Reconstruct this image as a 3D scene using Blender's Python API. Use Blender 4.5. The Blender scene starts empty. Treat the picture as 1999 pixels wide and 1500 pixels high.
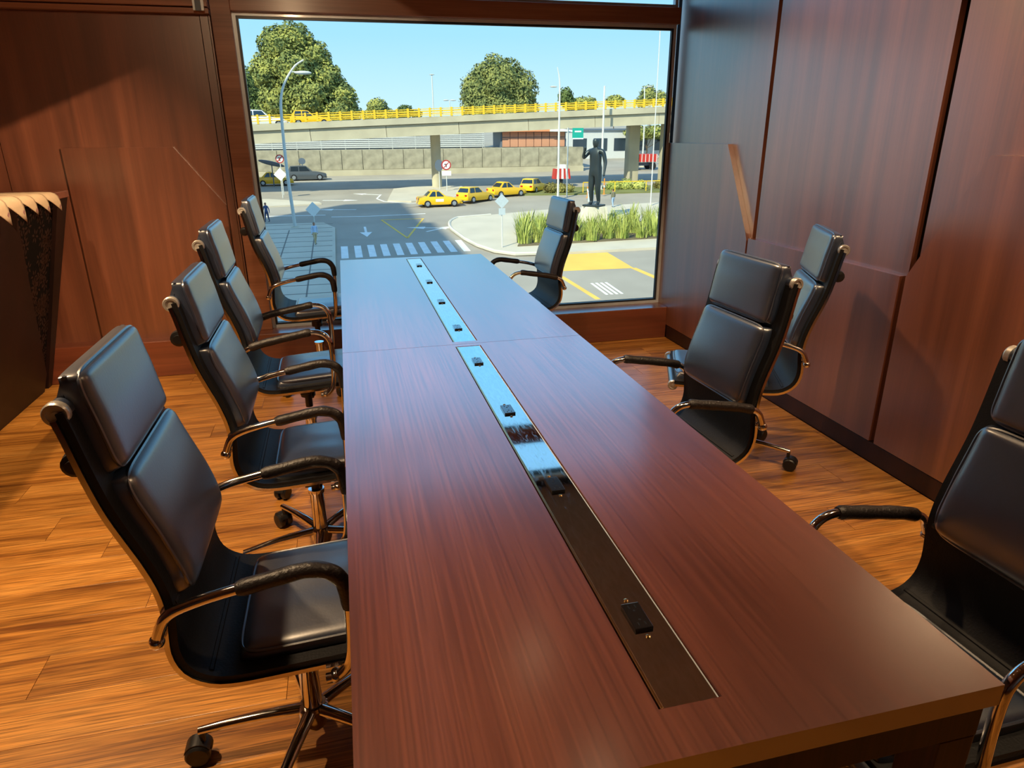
import bpy, bmesh, math, random
from math import sin, cos, pi, radians, sqrt, atan2
from mathutils import Vector, Matrix
random.seed(11)
sc = bpy.context.scene
COL = sc.collection

# ------------------------------------------------------------------ camera
CAM_POS = Vector((0.0529, -0.6197, 1.56))
YAW, PITCH, ROLL, FPX = 0.2351, 0.3526, -0.0075, 1325.65
fw = Vector((sin(YAW)*cos(PITCH), cos(YAW)*cos(PITCH), -sin(PITCH)))
rt = Vector((cos(YAW), -sin(YAW), 0)); up = rt.cross(fw)
rt, up = cos(ROLL)*rt + sin(ROLL)*up, -sin(ROLL)*rt + cos(ROLL)*up
cd = bpy.data.cameras.new('camera'); cd.sensor_width = 36; cd.sensor_fit = 'HORIZONTAL'
cd.lens = FPX*36/1999; cd.clip_start = 0.05; cd.clip_end = 1500
cam = bpy.data.objects.new('camera', cd); COL.objects.link(cam)
M = Matrix((rt, up, -fw)).transposed().to_4x4(); M.translation = CAM_POS
cam.matrix_world = M
sc.camera = cam

# ------------------------------------------------------------------ world, sun, exposure
SKY_STRENGTH, SUN_STRENGTH = 1.5, 7.2
w = bpy.data.worlds.new('world'); sc.world = w; w.use_nodes = True
nt = w.node_tree; nt.nodes.clear()
wtc = nt.nodes.new('ShaderNodeTexCoord'); wsp = nt.nodes.new('ShaderNodeSeparateXYZ'); nt.links.new(wtc.outputs['Generated'], wsp.inputs[0])
sky = nt.nodes.new('ShaderNodeValToRGB'); nt.links.new(wsp.outputs['Z'], sky.inputs[0])      # clear sky by elevation
e = sky.color_ramp.elements
e[0].position, e[0].color = 0.0, (.62, .75, .82, 1); e[1].position, e[1].color = 1.0, (.22, .38, .68, 1)
for p_, c_ in ((.12, (.36, .62, .82, 1)), (.28, (.22, .60, 1.06, 1)), (.55, (.26, .50, .88, 1))): x_ = e.new(p_); x_.color = c_
bg = nt.nodes.new('ShaderNodeBackground'); bg.inputs['Strength'].default_value = SKY_STRENGTH
wo = nt.nodes.new('ShaderNodeOutputWorld')
nt.links.new(sky.outputs[0], bg.inputs[0]); nt.links.new(bg.outputs[0], wo.inputs[0])
sl = bpy.data.lights.new('sun', 'SUN'); sl.energy = SUN_STRENGTH; sl.color = (1, .87, .66); sl.angle = .009
so = bpy.data.objects.new('sun', sl); COL.objects.link(so)
so.rotation_euler = Vector((.9, .9, -1)).to_track_quat('-Z', 'Y').to_euler()
so.location = (-40, -40, 60)
vs = sc.view_settings
vs.view_transform = 'Standard'; vs.look = 'None'; vs.gamma = 1.0; vs.use_curve_mapping = False
vs.exposure = 0.0
sc.cycles.max_bounces = 7; sc.cycles.diffuse_bounces = 3; sc.cycles.glossy_bounces = 4; sc.cycles.transmission_bounces = 4
LAMP_W = 92.0           # warm ceiling lamps
WARM = (1.0, .68, .38)

# ------------------------------------------------------------------ materials
def newmat(name):
    m = bpy.data.materials.new(name); m.use_nodes = True
    n = m.node_tree; return m, n, n.nodes['Principled BSDF']

def rgb(r, g, b):
    f = lambda c: (c/255/12.92) if c/255 <= .04045 else ((c/255+.055)/1.055)**2.4
    return (f(r), f(g), f(b), 1)

def pbr(name, col, rough=.5, metal=0, coat=0, spec=.5, var=0, vscale=8, bump=0, bscale=60, coat_rough=.1, coat_ior=1.5, emit=None, estr=0):
    m, n, b = newmat(name)
    col = tuple(col) if len(col) == 4 else tuple(col)+(1,)
    b.inputs['Base Color'].default_value = col
    b.inputs['Roughness'].default_value = rough
    b.inputs['Metallic'].default_value = metal
    b.inputs['Coat Weight'].default_value = coat
    b.inputs['Coat Roughness'].default_value = coat_rough; b.inputs['Coat IOR'].default_value = coat_ior
    b.inputs['Specular IOR Level'].default_value = spec
    if emit:
        b.inputs['Emission Color'].default_value = tuple(emit)+(1,); b.inputs['Emission Strength'].default_value = estr
    if var or bump:
        tc = n.nodes.new('ShaderNodeTexCoord')
    if var:
        nz = n.nodes.new('ShaderNodeTexNoise'); nz.inputs['Scale'].default_value = vscale; nz.inputs['Detail'].default_value = 6
        n.links.new(tc.outputs['Object'], nz.inputs['Vector'])
        rp = n.nodes.new('ShaderNodeValToRGB'); rp.color_ramp.elements[0].position = .3; rp.color_ramp.elements[1].position = .7
        rp.color_ramp.elements[0].color = tuple(max(0, c*(1-var)) for c in col[:3])+(1,)
        rp.color_ramp.elements[1].color = tuple(min(1, c*(1+var)) for c in col[:3])+(1,)
        n.links.new(nz.outputs['Fac'], rp.inputs[0]); n.links.new(rp.outputs[0], b.inputs['Base Color'])
    if bump:
        nb = n.nodes.new('ShaderNodeTexNoise'); nb.inputs['Scale'].default_value = bscale; nb.inputs['Detail'].default_value = 4
        n.links.new(tc.outputs['Object'], nb.inputs['Vector'])
        bp = n.nodes.new('ShaderNodeBump'); bp.inputs['Strength'].default_value = bump; bp.inputs['Distance'].default_value = .01
        n.links.new(nb.outputs['Fac'], bp.inputs['Height']); n.links.new(bp.outputs[0], b.inputs['Normal'])
    return m

def wood(name, dark, mid, light, grain='z', across=7.0, along=.35, rough=.35, coat=0, coat_rough=.2, coat_ior=1.5, fine=.25, rnd=False, ior=1.5, spec=.5):
    m, n, b = newmat(name); L = n.links.new
    tc = n.nodes.new('ShaderNodeTexCoord'); vec = tc.outputs['Object']
    if rnd:
        oi = n.nodes.new('ShaderNodeObjectInfo'); mu = n.nodes.new('ShaderNodeVectorMath'); mu.operation = 'SCALE'
        cv = n.nodes.new('ShaderNodeCombineXYZ')
        for k in range(3): L(oi.outputs['Random'], cv.inputs[k])
        L(cv.outputs[0], mu.inputs[0]); mu.inputs['Scale'].default_value = 57.3
        ad = n.nodes.new('ShaderNodeVectorMath'); ad.operation = 'ADD'; L(vec, ad.inputs[0]); L(mu.outputs[0], ad.inputs[1]); vec = ad.outputs[0]
    def mapped(ac, al):
        mp = n.nodes.new('ShaderNodeMapping')
        mp.inputs['Scale'].default_value = tuple(al if a == grain else ac for a in 'xyz'); L(vec, mp.inputs['Vector']); return mp.outputs[0]
    n1 = n.nodes.new('ShaderNodeTexNoise'); n1.inputs['Scale'].default_value = 1.0; n1.inputs['Detail'].default_value = 5
    n1.inputs['Roughness'].default_value = .6; n1.inputs['Distortion'].default_value = .4; L(mapped(across, along), n1.inputs['Vector'])
    n2 = n.nodes.new('ShaderNodeTexNoise'); n2.inputs['Scale'].default_value = 1.0; n2.inputs['Detail'].default_value = 3; L(mapped(across*14, along*5), n2.inputs['Vector'])
    rp = n.nodes.new('ShaderNodeValToRGB'); e = rp.color_ramp.elements
    e[0].position, e[0].color = .30, dark; e[1].position, e[1].color = .72, light
    x = e.new(.5); x.color = mid
    L(n1.outputs['Fac'], rp.inputs[0])
    r2 = n.nodes.new('ShaderNodeValToRGB'); r2.color_ramp.elements[0].position = .35; r2.color_ramp.elements[1].position = .62
    r2.color_ramp.elements[0].color = (1-fine*1.6,)*3+(1,); r2.color_ramp.elements[1].color = (1, 1, 1, 1)
    L(n2.outputs['Fac'], r2.inputs[0])
    mx = n.nodes.new('ShaderNodeMix'); mx.data_type = 'RGBA'; mx.blend_type = 'MULTIPLY'; mx.inputs[0].default_value = 1
    L(rp.outputs[0], mx.inputs[6]); L(r2.outputs[0], mx.inputs[7]); out = mx.outputs[2]
    if rnd:
        hs = n.nodes.new('ShaderNodeHueSaturation'); mr = n.nodes.new('ShaderNodeMapRange')
        mr.inputs[3].default_value = .9; mr.inputs[4].default_value = 1.1; L(oi.outputs['Random'], mr.inputs[0]); L(mr.outputs[0], hs.inputs['Value']); L(out, hs.inputs['Color']); out = hs.outputs[0]
    L(out, b.inputs['Base Color'])
    b.inputs['Roughness'].default_value = rough; b.inputs['Coat Weight'].default_value = coat
    b.inputs['Coat Roughness'].default_value = coat_rough; b.inputs['Coat IOR'].default_value = coat_ior
    b.inputs['Specular IOR Level'].default_value = spec
    b.inputs['IOR'].default_value = ior
    bp = n.nodes.new('ShaderNodeBump'); bp.inputs['Strength'].default_value = .05; bp.inputs['Distance'].default_value = .002
    L(n2.outputs['Fac'], bp.inputs['Height']); L(bp.outputs[0], b.inputs['Normal'])
    return m

MT = {}
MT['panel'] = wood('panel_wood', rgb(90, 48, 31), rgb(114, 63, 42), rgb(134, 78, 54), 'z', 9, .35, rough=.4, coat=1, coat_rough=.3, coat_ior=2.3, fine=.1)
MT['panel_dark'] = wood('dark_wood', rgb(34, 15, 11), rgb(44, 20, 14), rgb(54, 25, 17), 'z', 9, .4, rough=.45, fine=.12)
MT['counter'] = wood('counter_wood', rgb(20, 9, 7), rgb(27, 12, 9), rgb(34, 15, 11), 'z', 9, .4, rough=.5, fine=.12, spec=.25)  # dark wood, taken near black to stand in for shade on the counter
MT['plinth'] = wood('plinth_wood', rgb(92, 44, 28), rgb(112, 56, 36), rgb(128, 68, 46), 'x', 9, .35, rough=.4, coat=1, coat_rough=.25, coat_ior=1.7, fine=.1)
MT['frame_wood'] = wood('window_frame_wood', rgb(130, 82, 58), rgb(150, 98, 72), rgb(166, 112, 84), 'x', 9, .4, rough=.4, coat=.3, fine=.1)
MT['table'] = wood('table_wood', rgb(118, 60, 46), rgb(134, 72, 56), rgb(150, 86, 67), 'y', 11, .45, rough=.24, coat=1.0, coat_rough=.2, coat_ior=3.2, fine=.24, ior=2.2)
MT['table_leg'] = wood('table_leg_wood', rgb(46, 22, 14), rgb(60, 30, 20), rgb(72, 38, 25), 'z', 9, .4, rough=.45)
MT['floor'] = wood('floor_wood', rgb(130, 76, 28), rgb(200, 134, 58), rgb(228, 162, 80), 'x', 15, 1.1, rough=.36, coat=.25, coat_rough=.25, fine=.36, rnd=True)
MT['seam'] = pbr('dark_seam', rgb(20, 9, 6), .9, spec=.1)
MT['ceiling'] = pbr('ceiling_paint', rgb(128, 106, 86), .8, var=.1, vscale=2)
MT['leather'] = pbr('black_leather', (.012, .024, .055), .42, coat=1, coat_rough=.3, coat_ior=2.3, spec=.6, bump=.08, bscale=160, var=.15, vscale=20)
MT['leather_matte'] = pbr('black_leather_side', (.006, .006, .007), .55, spec=.3, bump=.1, bscale=160)
MT['sleeve'] = pbr('arm_leather', (.013, .010, .010), .45, bump=.25, bscale=120, var=.25, vscale=40)
MT['chrome'] = pbr('chrome', (.82, .8, .77), .09, metal=1, var=.06, vscale=30)
MT['steel_cap'] = pbr('brushed_cap', (.66, .63, .58), .35, metal=.7, var=.1, vscale=50)
MT['plastic'] = pbr('black_plastic', (.012, .012, .013), .38, var=.1, bump=.05)
MT['alu'] = pbr('aluminium', (.66, .72, .78), .38, metal=.25, coat=.5, var=.06, vscale=12)
MT['gasket'] = pbr('dark_gasket', (.02, .025, .035), .35, var=.1)
MT['brass'] = pbr('brass_edge', (.78, .5, .22), .22, metal=1, var=.1, vscale=30)
MT['outlet'] = pbr('outlet_black', (.01, .011, .014), .13, coat=1, coat_rough=.05, spec=.7, var=.1)
MT['slot'] = pbr('outlet_slot', (.001, .001, .0015), .6, var=.1)
MT['cream'] = pbr('cream_cloth', rgb(196, 172, 142), .8, var=.06, vscale=30, bump=.2, bscale=300)
MT['ink'] = pbr('mauve_print', rgb(140, 100, 100), .8, var=.1)
MT['lattice'] = pbr('dark_lattice', rgb(38, 21, 15), .5, spec=.3, var=.2, vscale=20)
MT['void'] = pbr('lattice_backing', rgb(6, 4, 4), .8, spec=.1, var=.2)
# polished strip with scratches
m, n, b = newmat('polished_strip'); L = n.links.new
tc = n.nodes.new('ShaderNodeTexCoord')
mp = n.nodes.new('ShaderNodeMapping'); mp.inputs['Scale'].default_value = (40, 9, 1); L(tc.outputs['Object'], mp.inputs[0])
nz = n.nodes.new('ShaderNodeTexNoise'); nz.inputs['Scale'].default_value = 2.2; nz.inputs['Detail'].default_value = 9; nz.inputs['Distortion'].default_value = 1.2; L(mp.outputs[0], nz.inputs['Vector'])
rp = n.nodes.new('ShaderNodeValToRGB'); rp.color_ramp.elements[0].position = .35; rp.color_ramp.elements[1].position = .72
rp.color_ramp.elements[0].color = (.80, .79, .70, 1); rp.color_ramp.elements[1].color = (.93, .92, .86, 1); L(nz.outputs[0], rp.inputs[0]); L(rp.outputs[0], b.inputs['Base Color'])
r2 = n.nodes.new('ShaderNodeMapRange'); r2.inputs[1].default_value = .5; r2.inputs[2].default_value = .8; r2.inputs[3].default_value = .035; r2.inputs[4].default_value = .13
L(nz.outputs[0], r2.inputs[0]); L(r2.outputs[0], b.inputs['Roughness']); b.inputs['Metallic'].default_value = 1
wv = n.nodes.new('ShaderNodeTexNoise'); wv.inputs['Scale'].default_value = 60; wv.inputs['Detail'].default_value = 2
mp2 = n.nodes.new('ShaderNodeMapping'); mp2.inputs['Scale'].default_value = (3, .25, 1); mp2.inputs['Rotation'].default_value = (0, 0, .35); L(tc.outputs['Object'], mp2.inputs[0]); L(mp2.outputs[0], wv.inputs['Vector'])
r3 = n.nodes.new('ShaderNodeMapRange'); r3.inputs[1].default_value = .62; r3.inputs[2].default_value = .70; r3.inputs[4].default_value = .07; L(wv.outputs[0], r3.inputs[0])
ad = n.nodes.new('ShaderNodeMath'); ad.operation = 'ADD'; L(r2.outputs[0], ad.inputs[0]); L(r3.outputs[0], ad.inputs[1]); L(ad.outputs[0], b.inputs['Roughness'])
MT['strip'] = m
# window glass: tinted thin pane
m, n, b = newmat('window_glass'); n.nodes.remove(b); L = n.links.new
tr = n.nodes.new('ShaderNodeBsdfTransparent'); tr.inputs[0].default_value = (.88, .95, .95, 1)
gl = n.nodes.new('ShaderNodeBsdfGlossy'); gl.inputs['Roughness'].default_value = .0
fr = n.nodes.new('ShaderNodeFresnel'); fr.inputs[0].default_value = 1.22
mx = n.nodes.new('ShaderNodeMixShader'); L(fr.outputs[0], mx.inputs[0]); L(tr.outputs[0], mx.inputs[1]); L(gl.outputs[0], mx.inputs[2])
L(mx.outputs[0], n.nodes['Material Output'].inputs[0]); MT['glass'] = m
# exterior
MT['asphalt'] = pbr('asphalt', rgb(162, 152, 136), .9, var=.12, vscale=.25)
MT['paving'] = pbr('paving', rgb(200, 188, 166), .9, var=.08, vscale=.4)
MT['paver_joint'] = pbr('paver_joint', rgb(120, 114, 104), .9, var=.1)
MT['kerb'] = pbr('kerb', rgb(205, 198, 182), .9, var=.08, vscale=1)
MT['paint'] = pbr('road_paint', rgb(232, 230, 222), .8, var=.08, vscale=2)
MT['ypaint'] = pbr('yellow_paint', rgb(232, 188, 84), .8, var=.08, vscale=.6)
MT['concrete'] = pbr('concrete', rgb(186, 176, 150), .9, var=.18, vscale=.35)
MT['concrete2'] = pbr('wall_concrete', rgb(160, 152, 130), .95, var=.3, vscale=1.1, bump=.5, bscale=2)
MT['louvre'] = pbr('grey_louvre', rgb(200, 200, 196), .7, var=.08)
MT['yrail'] = pbr('yellow_rail', rgb(235, 190, 40), .6, var=.1, vscale=1)
MT['taxi'] = pbr('taxi_yellow', rgb(246, 190, 10), .35, coat=.6, var=.04, vscale=1)
MT['carwhite'] = pbr('car_white', rgb(225, 226, 226), .35, coat=.6, var=.04)
MT['cargrey'] = pbr('car_grey', rgb(92, 98, 104), .35, metal=.3, coat=.6, var=.04)
MT['carglass'] = pbr('car_glass', rgb(36, 48, 58), .1, coat=.5, var=.05)
MT['tyre'] = pbr('tyre', rgb(28, 28, 30), .8, var=.1)
MT['rim'] = pbr('wheel_rim', rgb(175, 178, 182), .35, metal=.6, var=.05)
MT['tail'] = pbr('tail_light', rgb(170, 24, 18), .3, var=.05)
MT['head'] = pbr('head_light', rgb(230, 232, 235), .2, var=.05)
MT['pole'] = pbr('pole_paint', rgb(205, 205, 198), .5, var=.05)
MT['signback'] = pbr('sign_back', rgb(186, 196, 200), .5, var=.06)
MT['signwhite'] = pbr('sign_white', rgb(232, 232, 226), .5, var=.04)
MT['signred'] = pbr('sign_red', rgb(176, 46, 46), .5, var=.04)
MT['signgrey'] = pbr('sign_grey', rgb(96, 108, 122), .5, var=.06)
MT['signgreen'] = pbr('sign_green', rgb(20, 160, 140), .5, var=.05)
MT['black'] = pbr('black_paint', rgb(24, 24, 26), .5, var=.05)
MT['bark'] = pbr('bark', rgb(84, 70, 54), .9, var=.2)
MT['bronze'] = pbr('bronze', rgb(58, 66, 68), .4, metal=.5, var=.15, vscale=2)
MT['stone'] = pbr('pale_stone', rgb(225, 214, 190), .85, var=.1, vscale=2)
MT['salmon'] = pbr('salmon_panel', rgb(206, 148, 116), .7, var=.06, vscale=.5)
MT['orange_roof'] = pbr('orange_roof', rgb(228, 146, 98), .6, var=.1, vscale=.3)
MT['red'] = pbr('red_paint', rgb(190, 54, 44), .5, var=.1)
MT['orangepost'] = pbr('orange_post', rgb(226, 140, 50), .6, var=.05)
MT['soil'] = pbr('soil', rgb(112, 100, 76), .95, var=.2, vscale=1)
MT['facade'] = pbr('facade', rgb(150, 140, 128), .8, var=.1, vscale=.2)
MT['grass'] = pbr('verge_grass', rgb(120, 122, 70), .95, var=.25, vscale=.3)

def leafmat(name, dark, light):
    m, n, b = newmat(name); L = n.links.new
    tc = n.nodes.new('ShaderNodeTexCoord')
    nz = n.nodes.new('ShaderNodeTexNoise'); nz.inputs['Scale'].default_value = .55; nz.inputs['Detail'].default_value = 6; L(tc.outputs['Object'], nz.inputs['Vector'])
    rp = n.nodes.new('ShaderNodeValToRGB'); rp.color_ramp.elements[0].position = .38; rp.color_ramp.elements[1].position = .62
    rp.color_ramp.elements[0].color = dark; rp.color_ramp.elements[1].color = light
    L(nz.outputs[0], rp.inputs[0]); L(rp.outputs[0], b.inputs['Base Color']); b.inputs['Roughness'].default_value = .8
    b.inputs['Specular IOR Level'].default_value = .2
    return m
MT['leafA'] = leafmat('tree_leaf', rgb(94, 108, 66), rgb(172, 170, 88))
MT['leafB'] = leafmat('olive_leaf', rgb(98, 110, 68), rgb(156, 156, 88))
MT['leafC'] = leafmat('dark_leaf', rgb(70, 88, 58), rgb(104, 120, 66))
MT['blade'] = leafmat('blade_leaf', rgb(134, 150, 68), rgb(196, 196, 110))
MT['hedge'] = leafmat('hedge_leaf', rgb(92, 84, 48), rgb(160, 150, 80))

# ------------------------------------------------------------------ mesh helpers
class MB:
    def __init__(s): s.v = []; s.f = []
    def add(s, vs, fs):
        o = len(s.v); s.v += [tuple(x) for x in vs]; s.f += [tuple(i+o for i in f) for f in fs]; return s
    def box(s, x0, x1, y0, y1, z0, z1, bev=0):
        if bev:
            bm = bmesh.new(); bmesh.ops.create_cube(bm, size=1)
            for v in bm.verts: v.co = Vector(((x0+x1)/2+v.co.x*(x1-x0), (y0+y1)/2+v.co.y*(y1-y0), (z0+z1)/2+v.co.z*(z1-z0)))
            bmesh.ops.bevel(bm, geom=bm.edges[:], offset=bev, segments=2, affect='EDGES', profile=.5)
            bm.verts.index_update(); s.add([v.co[:] for v in bm.verts], [[v.index for v in f.verts] for f in bm.faces]); bm.free(); return s
        vs = [(x, y, z) for x in (x0, x1) for y in (y0, y1) for z in (z0, z1)]
        return s.add(vs, [(0, 1, 3, 2), (4, 6, 7, 5), (0, 4, 5, 1), (2, 3, 7, 6), (0, 2, 6, 4), (1, 5, 7, 3)])
    def prism(s, poly, fn, t0, t1):
        n_ = len(poly); a = [fn(p, q, t0) for p, q in poly]; b_ = [fn(p, q, t1) for p, q in poly]
        fs = [tuple(range(n_))[::-1], tuple(range(n_, 2*n_))] + [(i, (i+1) % n_, n_+(i+1) % n_, n_+i) for i in range(n_)]
        return s.add(a+b_, fs)
    def tube(s, path, r, seg=10, closed=False, cap=True):
        P = [Vector(p) for p in path]; n_ = len(P); rr = r if isinstance(r, (list, tuple)) else [r]*n_
        T = []
        for i in range(n_):
            if closed: t = P[(i+1) % n_]-P[i-1]
            else: t = P[min(i+1, n_-1)]-P[max(i-1, 0)]
            T.append(t.normalized())
        ref = Vector((0, 0, 1)) if abs(T[0].z) < .9 else Vector((1, 0, 0))
        N = (ref - T[0]*ref.dot(T[0])).normalized(); rings = []
        for i in range(n_):
            N = (N - T[i]*N.dot(T[i])).normalized(); B = T[i].cross(N)
            rings.append([P[i]+(N*cos(2*pi*k/seg)+B*sin(2*pi*k/seg))*rr[i] for k in range(seg)])
        vs = [v for g in rings for v in g]; fs = []
        for i in range(n_ if closed else n_-1):
            j = (i+1) % n_
            for k in range(seg):
                k2 = (k+1) % seg; fs.append((i*seg+k, i*seg+k2, j*seg+k2, j*seg+k))
        if cap and not closed: fs += [tuple(range(seg))[::-1], tuple(range((n_-1)*seg, n_*seg))]
        return s.add(vs, fs)
    def cyl(s, a, b_, r, seg=16, r2=None): return s.tube([a, b_], [r, r if r2 is None else r2], seg)
    def lathe(s, prof, c=(0, 0, 0), axis='z', seg=20):
        vs = []; n_ = len(prof)
        for r, h in prof:
            for k in range(seg):
                a = 2*pi*k/seg; p, q = r*cos(a), r*sin(a)
                v = {'z': (p, q, h), 'y': (p, h, q), 'x': (h, p, q)}[axis]; vs.append((v[0]+c[0], v[1]+c[1], v[2]+c[2]))
        fs = [(i*seg+k, i*seg+(k+1) % seg, (i+1)*seg+(k+1) % seg, (i+1)*seg+k) for i in range(n_-1) for k in range(seg)]
        fs += [tuple(range(seg))[::-1], tuple(range((n_-1)*seg, n_*seg))]
        return s.add(vs, fs)
    def blob(s, c, r, seg=12, rings=8):
        vs = []; fs = []
        for i in range(rings+1):
            th = pi*i/rings
            for k in range(seg):
                ph = 2*pi*k/seg; vs.append((c[0]+r[0]*sin(th)*cos(ph), c[1]+r[1]*sin(th)*sin(ph), c[2]+r[2]*cos(th)))
        for i in range(rings):
            for k in range(seg): fs.append((i*seg+k, (i+1)*seg+k, (i+1)*seg+(k+1) % seg, i*seg+(k+1) % seg))
        return s.add(vs, fs)
    def mesh(s, name, mat, smooth=False):
        me = bpy.data.meshes.new(name); me.from_pydata(s.v, [], s.f)
        bm = bmesh.new(); bm.from_mesh(me); bmesh.ops.remove_doubles(bm, verts=bm.verts, dist=1e-6)
        bmesh.ops.recalc_face_normals(bm, faces=bm.faces); bm.to_mesh(me); bm.free()
        me.materials.append(mat)
        if smooth:
            for p in me.polygons: p.use_smooth = True
            try: me.set_sharp_from_angle(angle=radians(smooth if smooth is not True else 40))
            except Exception: pass
        return me
    def build(s, name, mat, parent=None, smooth=False):
        return link(name, s.mesh(name, mat, smooth), parent)

def link(name, data, parent=None, loc=None, rot=None):
    o = bpy.data.objects.new(name, data); COL.objects.link(o)
    if parent is not None: o.parent = parent
    if loc is not None: o.location = loc
    if rot is not None: o.rotation_euler = rot
    return o
def tag(o, label, cat, group=None):
    o['label'] = label; o['category'] = cat
    if group: o['group'] = group
    return o
def struct(o, label=None):
    o['kind'] = 'structure'
    if label: o['label'] = label
    return o
def thing(name, label, cat, loc=(0, 0, 0), rotz=0, group=None):
    return tag(link(name, None, None, loc, (0, 0, rotz)), label, cat, group)
B = lambda *a, **k: MB().box(*a, **k)

# ================================================================== ROOM
XR, YF, YG, ZC = 2.509, 4.268, 4.45, 2.85      # right wall face, plinth face, glass plane, ceiling
XL, YB = -3.2, -3.6
# floor slab and planks
fl = struct(B(XL, XR+.2, YB, YG+.15, -.14, -.006).build('floor', MT['seam']), 'orange brown wood plank floor')
PW, PL = .186, 1.25
plank = MB().box(.0006, PL-.0006, .0005, PW-.0005, -.006, 0, bev=.0009).mesh('plank', MT['floor'])
row = 0; y = -.62
while y < YF-.001:
    off = (row*.47+.13*(row % 3)) % 1.0*PL
    x = -2.45-off
    while x < XR-.001:
        x0, x1, y1 = max(x, -2.45), min(x+PL, XR), min(y+PW, YF)
        if x1-x0 > .02:
            if x1-x0 > PL-1e-6 and y1-y > PW-1e-6: link('plank', plank, fl, (x, y, 0))
            else: link('plank', MB().box(.0006, x1-x0-.0006, .0005, y1-y-.0005, -.006, 0).mesh('plank', MT['floor']), fl, (x0, y, 0))
        x += PL
    y += PW; row += 1
struct(B(XL, -2.45, -.62, YF, -.006, 0).build('floor', MT['floor']), 'floor behind the counter')
struct(B(XL, XR+.1, YB, -.62, -.006, 0).build('floor', MT['floor']), 'floor behind the camera')
struct(B(XL-.1, XR+.2, YB-.1, YG+.1, ZC, ZC+.12).build('ceiling', MT['ceiling']), 'plain dark ceiling')
struct(B(XL-.15, XL, YB, YG+.1, 0, ZC).build('wall_left', MT['panel']), 'wood clad wall behind the counter')
struct(B(XL, XR+.2, YB-.15, YB, 0, ZC).build('wall_back', MT['panel']), 'wood clad wall behind the camera')
# far wall, left of the window, and header above it
wf = struct(MB().box(XL, -.64, 4.405, 4.62, 0, ZC).box(-.64, XR+.2, YG-.03, 4.62, 2.78, ZC).box(-.64, XR+.2, YG+.04, 4.62, -.14, .25).build('wall_far', MT['seam']), 'wood panelled window wall')
XZ = lambda p, q, t: (p, t, q)
B(XL, -1.952, 4.39, 4.405, .25, 2.26).build('panel', MT['panel'], wf)
MB().prism([(-1.947, .25), (-.705, .25), (-.705, 2.26), (-1.947, 2.26)], XZ, 4.39, 4.405).build('panel', MT['panel'], wf)
MB().prism([(-1.62, .25), (-.709, .25), (-.709, 1.13), (-.975, 1.498), (-1.62, 1.498)], XZ, 4.372, 4.3895).build('panel', MT['panel'], wf)
B(-.70, -.655, 4.386, 4.405, .25, 2.26).build('board', MT['panel'], wf)
B(-.652, -.641, 4.378, 4.405, .25, 2.26, bev=.002).build('edge_bead', MT['panel'], wf)
bf = struct(B(XL, XR, YF, 4.4495, 0, .25, bev=.004).build('baseboard_far', MT['plinth']), 'wide wood ledge under the window')
# beam above the far left panels
bm_ = struct(MB().box(XL, -.64, 4.33, 4.405, 2.262, 2.29).box(XL, -.64, 4.30, 4.405, 2.296, 2.32).box(XL, -.64, 4.345, 4.405, 2.32, ZC).build('trim_1', MT['frame_wood']), 'stepped wood beam above the far left panels')
br = thing('hinge_bracket', 'small pale metal bracket on the beam at the top left', 'bracket', (-.685, 4.29, 2.27))
B(-.03, -.018, -.012, .01, 0, .085).build('plate', MT['alu'], br); B(.016, .03, -.012, .01, 0, .085).build('plate', MT['alu'], br); B(-.018, .016, 0, .01, .0, .06).build('web', MT['signgrey'], br)
# window
wn = struct(link('window_1', None), 'large window with wood transom and metal frame')
B(-.637, -.519, 4.39, 4.47, .25, ZC, bev=.003).build('post', MT['frame_wood'], wn)
B(-.519, XR, 4.385, 4.47, 2.29, 2.395, bev=.003).build('transom', MT['frame_wood'], wn)
def frame_rect(x0, x1, z0, z1, w_, y0, y1, mat, nm):
    B(x0, x1, y0, y1, z0, z0+w_).build(nm, mat, wn); B(x0, x1, y0, y1, z1-w_, z1).build(nm, mat, wn)
    B(x0, x0+w_, y0, y1, z0+w_, z1-w_).build(nm, mat, wn); B(x1-w_, x1, y0, y1, z0+w_, z1-w_).build(nm, mat, wn)
frame_rect(-.519, XR, .25, 2.29, .02, 4.435, 4.475, MT['alu'], 'metal_frame')
frame_rect(-.499, XR-.02, .27, 2.27, .014, 4.445, 4.47, MT['gasket'], 'gasket')
frame_rect(-.519, XR, 2.395, 2.78, .025, 4.435, 4.475, MT['alu'], 'metal_frame')
B(-.485, XR-.034, 4.455, 4.461, .284, 2.256).build('glass_pane', MT['glass'], wn)
B(-.494, XR-.025, 4.455, 4.461, 2.42, 2.755).build('glass_pane', MT['glass'], wn)
# right wall
wr = struct(B(2.60, 2.75, YB, 4.62, 0, ZC).build('wall_right', MT['seam']), 'wood panelled wall on the right')
YZ = lambda p, q, t: (t, p, q)
def rp_(poly, face, th): return MB().prism(poly, YZ, face, face+th).build('panel', MT['panel'], wr)
rect = lambda y0, y1, z0, z1: [(y0, z0), (y1, z0), (y1, z1), (y0, z1)]
rp_(rect(3.243, 4.45, .10, ZC), 2.545, .03); rp_(rect(1.964, 3.206, .10, ZC), 2.545, .03); rp_(rect(YB, 1.918, .10, ZC), 2.545, .03)
rp_([(3.252, .105), (4.447, .105), (4.447, 1.49), (3.583, 1.49), (3.268, .96), (3.252, .92)], XR, .035)
rp_([(1.972, .105), (3.232, .105), (3.232, .935), (1.972, .935)], XR, .035)
rp_([(YB, .105), (1.938, .105), (1.938, .94), (1.639, 1.47), (YB, 1.47)], XR, .035)
struct(B(2.513, 2.60, YB, YF, 0, .10, bev=.002).build('baseboard_right', MT['panel_dark']), 'dark skirting along the right wall')
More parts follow.
